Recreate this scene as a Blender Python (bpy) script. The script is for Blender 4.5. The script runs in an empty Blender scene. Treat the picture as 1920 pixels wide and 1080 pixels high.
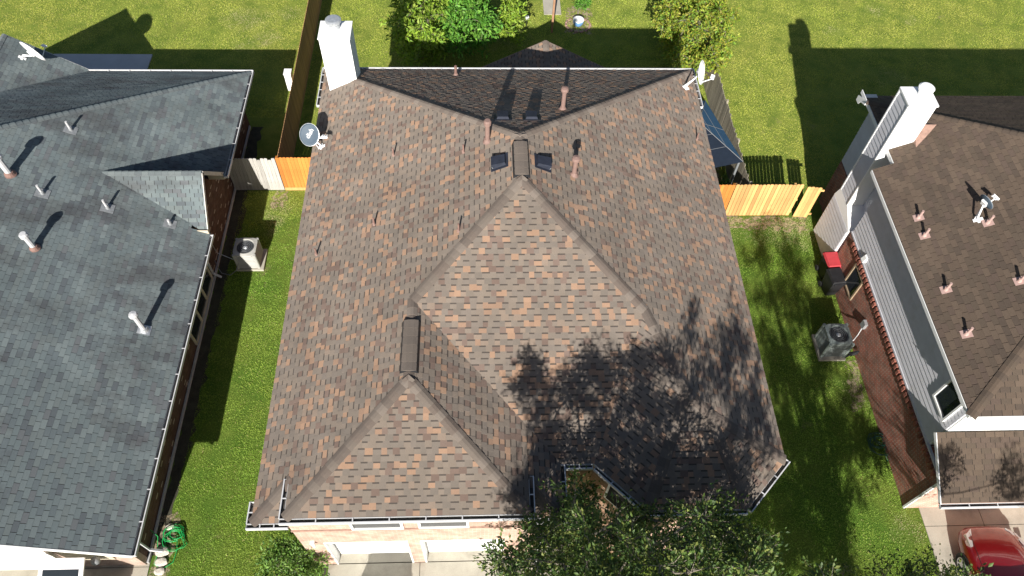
import bpy, bmesh, math, random
import numpy as np
from mathutils import Matrix, Vector

# ------------------------------------------------------------------ scene, camera, light
SC = bpy.context.scene
COL = SC.collection
SC.render.engine = 'CYCLES'
SC.view_settings.view_transform = 'Standard'
SC.view_settings.look = 'None'
SC.view_settings.gamma = 1.0
SC.view_settings.exposure = 0.92

PITCH, YAW, ROLL = math.radians(56.227), math.radians(4.074), math.radians(2.919)
CAM = Vector((0.0, 0.0, 24.269))
_F = Vector((math.sin(YAW) * math.cos(PITCH), math.cos(YAW) * math.cos(PITCH), -math.sin(PITCH)))
_R0 = Vector((math.cos(YAW), -math.sin(YAW), 0))
_U0 = _R0.cross(_F)
_R = _R0 * math.cos(ROLL) + _U0 * math.sin(ROLL)
_U = -_R0 * math.sin(ROLL) + _U0 * math.cos(ROLL)
cam_data = bpy.data.cameras.new('camera')
cam_data.sensor_width = 36.0
cam_data.lens = 1399.86 / 1920 * 36.0
cam_data.clip_end = 500
cam = bpy.data.objects.new('camera', cam_data)
COL.objects.link(cam)
cam.matrix_world = Matrix(((_R.x, _U.x, -_F.x, CAM.x), (_R.y, _U.y, -_F.y, CAM.y), (_R.z, _U.z, -_F.z, CAM.z), (0, 0, 0, 1)))
SC.camera = cam

SUN_DIR = Vector((-0.27, -1.765, 1.0)).normalized()      # towards the sun
SUN_EL = math.asin(SUN_DIR.z)
world = bpy.data.worlds.new('World')
SC.world = world
world.use_nodes = True
nt = world.node_tree
nt.nodes.clear()
sky = nt.nodes.new('ShaderNodeTexSky')
sky.sky_type = 'NISHITA'
sky.sun_disc = False
sky.sun_elevation = SUN_EL
sky.sun_rotation = math.atan2(SUN_DIR.x, SUN_DIR.y)
bg = nt.nodes.new('ShaderNodeBackground')
bg.inputs['Strength'].default_value = 0.05
wo = nt.nodes.new('ShaderNodeOutputWorld')
nt.links.new(sky.outputs[0], bg.inputs[0])
nt.links.new(bg.outputs[0], wo.inputs[0])
sd = bpy.data.lights.new('sun', 'SUN')
sd.energy = 5.0
sd.angle = math.radians(0.53)
sd.color = (1.0, 0.955, 0.88)
sun = bpy.data.objects.new('sun', sd)
COL.objects.link(sun)
sun.rotation_euler = (-SUN_DIR).to_track_quat('-Z', 'Y').to_euler()

# ------------------------------------------------------------------ helpers
rnd = random.Random(11)


class MB:
    """collects faces for one mesh"""
    def __init__(self):
        self.v, self.f, self.c = [], [], []

    def add(self, vs, fs, col=None):
        o = len(self.v)
        self.v.extend([tuple(p) for p in vs])
        for q in fs:
            self.f.append([i + o for i in q])
            self.c.append(col)
        return self

    def hexa(self, p, col=None):
        return self.add(p, [(3, 2, 1, 0), (4, 5, 6, 7), (0, 1, 5, 4), (1, 2, 6, 5), (2, 3, 7, 6), (3, 0, 4, 7)], col)

    def box(self, x0, x1, y0, y1, z0, z1, col=None):
        return self.hexa([(x0, y0, z0), (x1, y0, z0), (x1, y1, z0), (x0, y1, z0), (x0, y0, z1), (x1, y0, z1), (x1, y1, z1), (x0, y1, z1)], col)

    def obox(self, c, ax, ay, az, hx, hy, hz, col=None):
        c, ax, ay, az = Vector(c), Vector(ax).normalized() * hx, Vector(ay).normalized() * hy, Vector(az).normalized() * hz
        return self.hexa([c - ax - ay - az, c + ax - ay - az, c + ax + ay - az, c - ax + ay - az,
                          c - ax - ay + az, c + ax - ay + az, c + ax + ay + az, c - ax + ay + az], col)

    def beam(self, p, q, w, h, up=(0, 0, 1), col=None):
        p, q = Vector(p), Vector(q)
        d = (q - p)
        s = d.cross(Vector(up))
        if s.length < 1e-6:
            s = Vector((1, 0, 0))
        u = s.cross(d)
        return self.obox((p + q) / 2, d, s, u, d.length / 2, w / 2, h / 2, col)

    def prism(self, poly, z0, z1, col=None):
        n = len(poly)
        vs = [(x, y, z0) for x, y in poly] + [(x, y, z1) for x, y in poly]
        fs = [tuple(range(n - 1, -1, -1)), tuple(range(n, 2 * n))]
        fs += [(i, (i + 1) % n, n + (i + 1) % n, n + i) for i in range(n)]
        return self.add(vs, fs, col)

    def tube(self, pts, r, n=8, cap=True, col=None):
        pts = [Vector(p) for p in pts]
        rs = r if isinstance(r, (list, tuple)) else [r] * len(pts)
        vs, fs = [], []
        prev = None
        for i, p in enumerate(pts):
            d = (pts[min(i + 1, len(pts) - 1)] - pts[max(i - 1, 0)])
            d = d.normalized() if d.length > 1e-9 else Vector((0, 0, 1))
            s = d.cross(Vector((0, 0, 1))) if prev is None else prev - d * prev.dot(d)
            if s.length < 1e-4:
                s = d.cross(Vector((1, 0, 0)))
            s.normalize()
            prev = s
            u = d.cross(s)
            for k in range(n):
                a = 2 * math.pi * k / n
                vs.append(p + (s * math.cos(a) + u * math.sin(a)) * rs[i])
        for i in range(len(pts) - 1):
            for k in range(n):
                fs.append((i * n + k, i * n + (k + 1) % n, (i + 1) * n + (k + 1) % n, (i + 1) * n + k))
        if cap:
            fs.append(tuple(range(n - 1, -1, -1)))
            fs.append(tuple(range((len(pts) - 1) * n, len(pts) * n)))
        return self.add(vs, fs, col)

    def lathe(self, prof, o=(0, 0, 0), axis=(0, 0, 1), n=16, col=None):
        q = Vector((0, 0, 1)).rotation_difference(Vector(axis).normalized())
        o = Vector(o)
        vs, fs = [], []
        for r, z in prof:
            for k in range(n):
                a = 2 * math.pi * k / n
                vs.append(o + q @ Vector((r * math.cos(a), r * math.sin(a), z)))
        for i in range(len(prof) - 1):
            for k in range(n):
                fs.append((i * n + k, i * n + (k + 1) % n, (i + 1) * n + (k + 1) % n, (i + 1) * n + k))
        if prof[0][0] > 1e-5:
            fs.append(tuple(range(n - 1, -1, -1)))
        if prof[-1][0] > 1e-5:
            fs.append(tuple(range((len(prof) - 1) * n, len(prof) * n)))
        return self.add(vs, fs, col)

    def mesh(self, name, mat, smooth=False):
        me = bpy.data.meshes.new(name)
        me.from_pydata(self.v, [], self.f)
        if mat:
            me.materials.append(mat)
        if any(c is not None for c in self.c):
            set_colours(me, [c or (.2, .2, .2) for c in self.c])
        if smooth:
            me.polygons.foreach_set('use_smooth', [True] * len(me.polygons))
        me.update()
        return me

    def build(self, name, mat, parent=None, smooth=False):
        o = bpy.data.objects.new(name, self.mesh(name, mat, smooth))
        COL.objects.link(o)
        if parent is not None:
            attach(o, parent)
        return o


def set_colours(me, face_cols):
    at = me.attributes.new('Col', 'FLOAT_COLOR', 'CORNER')
    tot = np.empty(len(me.polygons), dtype=np.int32)
    me.polygons.foreach_get('loop_total', tot)
    c = np.ones((len(face_cols), 4), dtype=np.float32)
    c[:, :3] = np.array(face_cols, dtype=np.float32)
    at.data.foreach_set('color', np.repeat(c, tot, axis=0).ravel())


WM = {}


def attach(o, parent):
    """parts keep the world coordinates they were built in"""
    o.parent = parent
    o.matrix_parent_inverse = WM.get(parent.name, Matrix.Identity(4)).inverted()


def tag(o, label=None, cat=None, group=None, kind=None):
    for k, val in (('label', label), ('category', cat), ('group', group), ('kind', kind)):
        if val:
            o[k] = val
    return o


def thing(name, label, cat, loc=(0, 0, 0), group=None):
    o = bpy.data.objects.new(name, None)
    o.empty_display_size = 0.2
    COL.objects.link(o)
    o.location = loc
    WM[o.name] = Matrix.Translation(Vector(loc))
    return tag(o, label, cat, group)


def struct(mb, name, mat):
    return tag(mb.build(name, mat), kind='structure')


# ------------------------------------------------------------------ materials
def material(name, base=(.5, .5, .5), rough=.8, var=.15, scale=6.0, fine=0.0, fscale=90.0, bump=0.0, attr=False,
             spec=.3, metal=0.0, rand=0.0, tint=None, tint_amt=0.0, tint_scale=.7, stretch=(1, 1, 1), coat=0.0, dirt=None, drough=0.0):
    m = bpy.data.materials.new(name)
    m.use_nodes = True
    t = m.node_tree
    N, L = t.nodes.new, t.links.new
    b = t.nodes['Principled BSDF']
    b.inputs['Roughness'].default_value = rough
    b.inputs['Specular IOR Level'].default_value = spec
    b.inputs['Metallic'].default_value = metal
    b.inputs['Coat Weight'].default_value = coat
    b.inputs['Diffuse Roughness'].default_value = drough
    tc = N('ShaderNodeTexCoord')
    mp = N('ShaderNodeMapping')
    mp.inputs['Scale'].default_value = stretch
    L(tc.outputs['Object'], mp.inputs['Vector'])

    def noise(sc, det=4.0, rg=.55):
        n = N('ShaderNodeTexNoise')
        n.inputs['Scale'].default_value = sc
        n.inputs['Detail'].default_value = det
        n.inputs['Roughness'].default_value = rg
        L(mp.outputs[0], n.inputs['Vector'])
        return n

    if attr:
        a = N('ShaderNodeAttribute')
        a.attribute_name = 'Col'
        col = a.outputs['Color']
    else:
        rgb = N('ShaderNodeRGB')
        rgb.outputs[0].default_value = (*base, 1)
        col = rgb.outputs[0]

    def ramp(fac, lo, hi, a=0.0, c=1.0):
        r = N('ShaderNodeMapRange')
        r.inputs['From Min'].default_value = a
        r.inputs['From Max'].default_value = c
        r.inputs['To Min'].default_value = lo
        r.inputs['To Max'].default_value = hi
        L(fac, r.inputs['Value'])
        return r.outputs[0]

    def mul(col, fac):
        x = N('ShaderNodeVectorMath')
        x.operation = 'SCALE'
        L(col, x.inputs[0])
        L(fac, x.inputs['Scale'])
        return x.outputs[0]

    def mix(col, c2, fac):
        x = N('ShaderNodeMix')
        x.data_type = 'RGBA'
        L(fac, x.inputs[0])
        L(col, x.inputs[6])
        x.inputs[7].default_value = (*c2, 1)
        return x.outputs[2]

    if tint:
        col = mix(col, tint, ramp(noise(tint_scale, 5).outputs['Fac'], 0, tint_amt, .42, .66))
    if dirt:
        dn = noise(dirt[1], 6, .65)
        if len(dirt) > 4:
            mp2 = N('ShaderNodeMapping')
            mp2.inputs['Scale'].default_value = dirt[4]
            L(tc.outputs['Object'], mp2.inputs['Vector'])
            L(mp2.outputs[0], dn.inputs['Vector'])
        col = mix(col, dirt[0], ramp(dn.outputs['Fac'], 0, dirt[2], dirt[3], dirt[3] + .16))
    if var:
        col = mul(col, ramp(noise(scale).outputs['Fac'], 1 - var, 1 + var, .3, .7))
    if fine:
        col = mul(col, ramp(noise(fscale, 2).outputs['Fac'], 1 - fine, 1 + fine, .3, .7))
    if rand:
        oi = N('ShaderNodeObjectInfo')
        col = mul(col, ramp(oi.outputs['Random'], 1 - rand, 1 + rand))
    L(col, b.inputs['Base Color'])
    if bump:
        bn = N('ShaderNodeBump')
        bn.inputs['Strength'].default_value = bump
        bn.inputs['Distance'].default_value = .02
        L(noise(fscale, 3).outputs['Fac'], bn.inputs['Height'])
        L(bn.outputs[0], b.inputs['Normal'])
    return m


def brick_material(name, c1, c2, mortar, axis='x', scale=1.0, streak=None):
    """brick courses in metres; axis = horizontal direction the wall runs along"""
    m = bpy.data.materials.new(name)
    m.use_nodes = True
    t = m.node_tree
    N, L = t.nodes.new, t.links.new
    b = t.nodes['Principled BSDF']
    b.inputs['Roughness'].default_value = .9
    b.inputs['Specular IOR Level'].default_value = .2
    tc = N('ShaderNodeTexCoord')
    sep = N('ShaderNodeSeparateXYZ')
    cmb = N('ShaderNodeCombineXYZ')
    L(tc.outputs['Object'], sep.inputs[0])
    L(sep.outputs['X' if axis == 'x' else 'Y'], cmb.inputs['X'])
    L(sep.outputs['Z'], cmb.inputs['Y'])
    br = N('ShaderNodeTexBrick')
    br.inputs['Scale'].default_value = scale
    br.inputs['Brick Width'].default_value = .22
    br.inputs['Row Height'].default_value = .075
    br.inputs['Mortar Size'].default_value = .008
    br.inputs['Bias'].default_value = -.1
    br.inputs['Color1'].default_value = (*c1, 1)
    br.inputs['Color2'].default_value = (*c2, 1)
    br.inputs['Mortar'].default_value = (*mortar, 1)
    L(cmb.outputs[0], br.inputs['Vector'])
    nz = N('ShaderNodeTexNoise')
    nz.inputs['Scale'].default_value = 3
    nz.inputs['Detail'].default_value = 5
    L(tc.outputs['Object'], nz.inputs['Vector'])
    mr = N('ShaderNodeMapRange')
    mr.inputs['From Min'].default_value, mr.inputs['From Max'].default_value = .3, .7
    mr.inputs['To Min'].default_value, mr.inputs['To Max'].default_value = .75, 1.25
    L(nz.outputs['Fac'], mr.inputs['Value'])
    vm = N('ShaderNodeVectorMath')
    vm.operation = 'SCALE'
    col = br.outputs['Color']
    if streak:
        br2 = N('ShaderNodeTexBrick')
        for k in ('Scale', 'Brick Width', 'Row Height', 'Mortar Size'):
            br2.inputs[k].default_value = br.inputs[k].default_value
        br2.inputs['Color1'].default_value = (0, 0, 0, 1)
        br2.inputs['Color2'].default_value = (1, 1, 1, 1)
        br2.inputs['Mortar'].default_value = (0, 0, 0, 1)
        L(cmb.outputs[0], br2.inputs['Vector'])
        gt = N('ShaderNodeMath')
        gt.operation = 'GREATER_THAN'
        gt.inputs[1].default_value = .93
        L(br2.outputs['Color'], gt.inputs[0])
        mx = N('ShaderNodeMix')
        mx.data_type = 'RGBA'
        L(gt.outputs[0], mx.inputs[0])
        L(col, mx.inputs[6])
        mx.inputs[7].default_value = (*streak, 1)
        col = mx.outputs[2]
    L(col, vm.inputs[0])
    L(mr.outputs[0], vm.inputs['Scale'])
    L(vm.outputs[0], b.inputs['Base Color'])
    bn = N('ShaderNodeBump')
    bn.inputs['Strength'].default_value = .6
    bn.inputs['Distance'].default_value = .01
    inv = N('ShaderNodeMath')
    inv.operation = 'SUBTRACT'
    inv.inputs[0].default_value = 1
    L(br.outputs['Fac'], inv.inputs[1])
    L(inv.outputs[0], bn.inputs['Height'])
    L(bn.outputs[0], b.inputs['Normal'])
    return m


def leaf_material(name, rough=.45, trans=.25, spec=.5):
    m = material(name, attr=True, rough=rough, var=.0, spec=spec)
    t = m.node_tree
    b = t.nodes['Principled BSDF']
    out = t.nodes['Material Output']
    tr = t.nodes.new('ShaderNodeBsdfTranslucent')
    at = [n for n in t.nodes if n.type == 'ATTRIBUTE'][0]
    hs = t.nodes.new('ShaderNodeVectorMath')
    hs.operation = 'MULTIPLY'
    hs.inputs[1].default_value = (1.3, 1.25, .5)
    t.links.new(at.outputs['Color'], hs.inputs[0])
    t.links.new(hs.outputs[0], tr.inputs['Color'])
    mx = t.nodes.new('ShaderNodeMixShader')
    mx.inputs[0].default_value = trans
    t.links.new(b.outputs[0], mx.inputs[1])
    t.links.new(tr.outputs[0], mx.inputs[2])
    t.links.new(mx.outputs[0], out.inputs[0])
    return m


def glass_material(name, col=(.02, .025, .03), rough=.06):
    return material(name, col, rough=rough, var=.1, scale=2, spec=.45)


M = {}
M['shingle_brown'] = material('shingle_brown', attr=True, drough=.45, rough=.95, var=.12, scale=.9, fine=.2, fscale=160, bump=.3, spec=.12)
M['shingle_grey'] = material('shingle_grey', attr=True, drough=.45, rough=.95, var=.16, scale=.55, fine=.2, fscale=160, bump=.25, spec=.15,
                             dirt=((.06, .058, .062), .8, .6, .48, (.22, 1.0, 1.0)))
M['shingle_dark'] = material('shingle_dark', attr=True, drough=.45, rough=.95, var=.13, scale=.8, fine=.25, fscale=150, bump=.25, spec=.15)
M['deck'] = material('deck', (.03, .028, .026), rough=1, var=.1)
M['white_paint'] = material('white_paint', (.78, .78, .77), rough=.5, var=.04, scale=3, spec=.35, dirt=((.5, .48, .44), 2.2, .35, .56))
M['gutter_white'] = material('gutter_white', (.52, .52, .53), rough=.4, var=.06, scale=5, dirt=((.45, .43, .4), 3, .5, .55))
M['gutter_shade'] = material('gutter_shade', (.06, .055, .05), rough=.9, var=.3, scale=8)
M['siding'] = material('siding', (.56, .56, .6), rough=.6, var=.05, scale=4, rand=.03, dirt=((.42, .4, .38), 1.5, .4, .56))
M['siding_white'] = material('siding_white', (.8, .8, .8), rough=.5, var=.03, scale=3, rand=.02)
M['soffit'] = material('soffit', (.6, .58, .54), rough=.7, var=.08)
M['cream'] = material('cream', (.5, .48, .42), rough=.6, var=.06)
M['beige'] = material('beige', (.5, .44, .34), rough=.8, var=.12)
M['brick_sunlit_x'] = brick_material('brick_sunlit_x', (.44, .25, .19), (.48, .32, .25), (.46, .4, .34), 'x')  # bright sun put into the colour; same brick as the entry wall
M['brick_sunlit_y'] = brick_material('brick_sunlit_y', (.44, .25, .19), (.48, .32, .25), (.46, .4, .34), 'y')
M['brick_shaded_x'] = brick_material('brick_shaded_x', (.3, .165, .1), (.36, .23, .15), (.3, .25, .2), 'x')  # same house brick darkened, tree shade put into the colour
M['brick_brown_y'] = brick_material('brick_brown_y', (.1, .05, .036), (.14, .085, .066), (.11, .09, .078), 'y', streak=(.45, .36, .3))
M['brick_brown_sunlit_x'] = brick_material('brick_brown_sunlit_x', (.36, .24, .19), (.44, .33, .27), (.4, .35, .3), 'x')  # front face of the brown brick, sunlight put into the paler colour
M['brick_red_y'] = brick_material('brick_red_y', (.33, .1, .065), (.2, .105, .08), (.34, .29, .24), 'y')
M['brick_red_sunlit_x'] = brick_material('brick_red_sunlit_x', (.55, .25, .18), (.5, .3, .24), (.5, .44, .38), 'x')  # sun-facing wall of the red brick, sunlight put into its pinker tone
M['corbel'] = material('corbel', (.24, .09, .065), rough=.9, var=.2, scale=9, rand=.3)
M['ledge'] = material('ledge', (.3, .19, .15), rough=.9, var=.2, scale=9)
M['trim_tan'] = material('trim_tan', (.28, .21, .14), rough=.8, var=.15)
M['glass'] = glass_material('glass')
M['insect_screen'] = material('insect_screen', (.02, .02, .022), rough=.8, var=.15, scale=20, spec=.1)
M['screen'] = material('screen', (.09, .09, .092), rough=.5, var=.15, scale=30)
M['concrete'] = material('concrete', (.36, .335, .28), rough=.9, var=.1, scale=1.6, fine=.12, fscale=60, bump=.15, spec=.2,
                         dirt=((.22, .2, .165), 1.1, .55, .55))
M['concrete_grey'] = material('concrete_grey', (.42, .42, .42), rough=.9, var=.08, scale=1.5, fine=.1, fscale=50)
M['joint'] = material('joint', (.06, .05, .04), rough=1, var=.2)
M['soil'] = material('soil', (.26, .21, .14), rough=1, var=.25, scale=5, fine=.35, fscale=45, bump=.5)
_t = M['soil'].node_tree
_n = _t.nodes.new('ShaderNodeTexNoise')
_n.inputs['Scale'].default_value, _n.inputs['Detail'].default_value, _n.inputs['Roughness'].default_value = 5.0, 6.0, .7
_c = _t.nodes.new('ShaderNodeTexCoord')
_t.links.new(_c.outputs['Object'], _n.inputs['Vector'])
_r = _t.nodes.new('ShaderNodeMapRange')
_r.inputs['From Min'].default_value, _r.inputs['From Max'].default_value = .44, .56
_t.links.new(_n.outputs['Fac'], _r.inputs['Value'])
_t.links.new(_r.outputs[0], _t.nodes['Principled BSDF'].inputs['Alpha'])
M['soil_shaded'] = material('soil_shaded', (.05, .048, .034), rough=1, var=.3, scale=4, fine=.35, fscale=40, bump=.5)  # soil along the walls, their shade put into its colour
M['pipe_pink'] = material('pipe_pink', (.21, .135, .115), rough=.7, var=.1)
M['pipe_pale'] = material('pipe_pale', (.4, .27, .24), rough=.7, var=.12, scale=14)
M['pipe_white'] = material('pipe_white', (.45, .45, .46), rough=.5, var=.08)
M['pipe_brown'] = material('pipe_brown', (.2, .12, .1), rough=.7, var=.15)
M['galv'] = material('galv', (.5, .52, .54), rough=.4, var=.15, scale=12, metal=.6)
M['lead'] = material('lead', (.2, .21, .22), rough=.6, var=.2, scale=12)
M['rust'] = material('rust', (.3, .16, .1), rough=.9, var=.3, scale=20)
M['black'] = material('black', (.018, .019, .022), rough=.5, var=.2)
M['black_plastic'] = material('black_plastic', (.02, .022, .028), rough=.4, var=.15)
M['vent_navy'] = material('vent_navy', (.018, .022, .036), rough=.75, var=.2)
M['dish_grey'] = material('dish_grey', (.055, .08, .11), rough=.6, var=.06, scale=4)
M['dish_white'] = material('dish_white', (.8, .8, .8), rough=.4, var=.04)
M['cedar_new'] = material('cedar_new', (.52, .3, .115), rough=.75, var=.12, scale=3, stretch=(6, 6, .5), fine=.2, fscale=30, rand=.27, dirt=((.3, .17, .08), 1.2, .5, .55))
M['cedar_orange'] = material('cedar_orange', (.5, .185, .04), rough=.75, var=.14, scale=3, stretch=(6, 6, .5), fine=.22, fscale=30, rand=.25, dirt=((.25, .1, .03), 1.2, .5, .55))
M['cedar_grey'] = material('cedar_grey', (.36, .345, .32), rough=.9, var=.2, scale=3, stretch=(6, 6, .5), fine=.2, fscale=30, rand=.18)
M['cedar_brown'] = material('cedar_brown', (.34, .19, .09), rough=.9, var=.2, scale=2, stretch=(6, 6, .5), fine=.2, fscale=30, rand=.18)
M['cedar_aged'] = material('cedar_aged', (.27, .24, .185), rough=.9, var=.2, scale=2, stretch=(6, 6, .5), fine=.2, fscale=30, rand=.2)
M['ac_beige'] = material('ac_beige', (.38, .375, .35), rough=.5, var=.05)
M['ac_grey'] = material('ac_grey', (.2, .23, .22), rough=.4, var=.15, scale=7)
M['ac_dark'] = material('ac_dark', (.035, .038, .042), rough=.5, var=.2)
M['bin_black'] = material('bin_black', (.016, .016, .018), rough=.5, var=.2)
M['bin_red'] = material('bin_red', (.42, .045, .055), rough=.45, var=.1)
M['canvas_navy'] = material('canvas_navy', (.012, .018, .03), rough=.85, spec=.1, var=.1)
M['canvas_blue'] = material('canvas_blue', (.035, .085, .15), rough=.85, spec=.1, var=.1, scale=5)
M['frame_grey'] = material('frame_grey', (.16, .17, .18), rough=.5, var=.1)
M['car_red'] = material('car_red', (.17, .004, .006), rough=.25, var=.03, spec=.6, coat=1.0)
M['car_white'] = material('car_white', (.75, .75, .76), rough=.3, var=.02, spec=.5, coat=.6)
M['car_silver'] = material('car_silver', (.35, .36, .38), rough=.3, var=.02, metal=.4, coat=.6)
M['tyre'] = material('tyre', (.02, .02, .02), rough=.9, var=.2)
M['rim'] = material('rim', (.55, .56, .57), rough=.3, var=.05, metal=.8)
M['headlight'] = material('headlight', (.6, .6, .58), rough=.1, var=.1, spec=.8)
M['hose_green'] = material('hose_green', (.015, .33, .08), rough=.35, var=.1, spec=.5)
M['hose_dark'] = material('hose_dark', (.015, .07, .045), rough=.35, var=.2, spec=.5)
M['stone'] = material('stone', (.5, .46, .4), rough=.9, var=.15, fine=.3, fscale=40, bump=.4)
M['bark'] = material('bark', (.2, .17, .13), rough=.95, var=.3, scale=8, stretch=(1, 1, .3), bump=.5, fscale=30)
M['bark_pale'] = material('bark_pale', (.2, .175, .14), rough=.95, var=.3, scale=8, bump=.4, fscale=30)
M['leaf_oak'] = leaf_material('leaf_oak', rough=.5, trans=.2, spec=.3)
M['leaf_bright'] = leaf_material('leaf_bright', rough=.5, trans=.3, spec=.3)
M['grass_blades'] = leaf_material('grass_blades', rough=.7, trans=.25, spec=.15)
M['blue_glaze'] = material('blue_glaze', (.12, .25, .45), rough=.25, var=.2, spec=.6)
M['brown_box'] = material('brown_box', (.3, .17, .1), rough=.9, var=.15)
M['blue_box'] = material('blue_box', (.02, .06, .4), rough=.5, var=.1)
M['lamp_dark'] = material('lamp_dark', (.03, .02, .025), rough=.35, var=.2)
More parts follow.
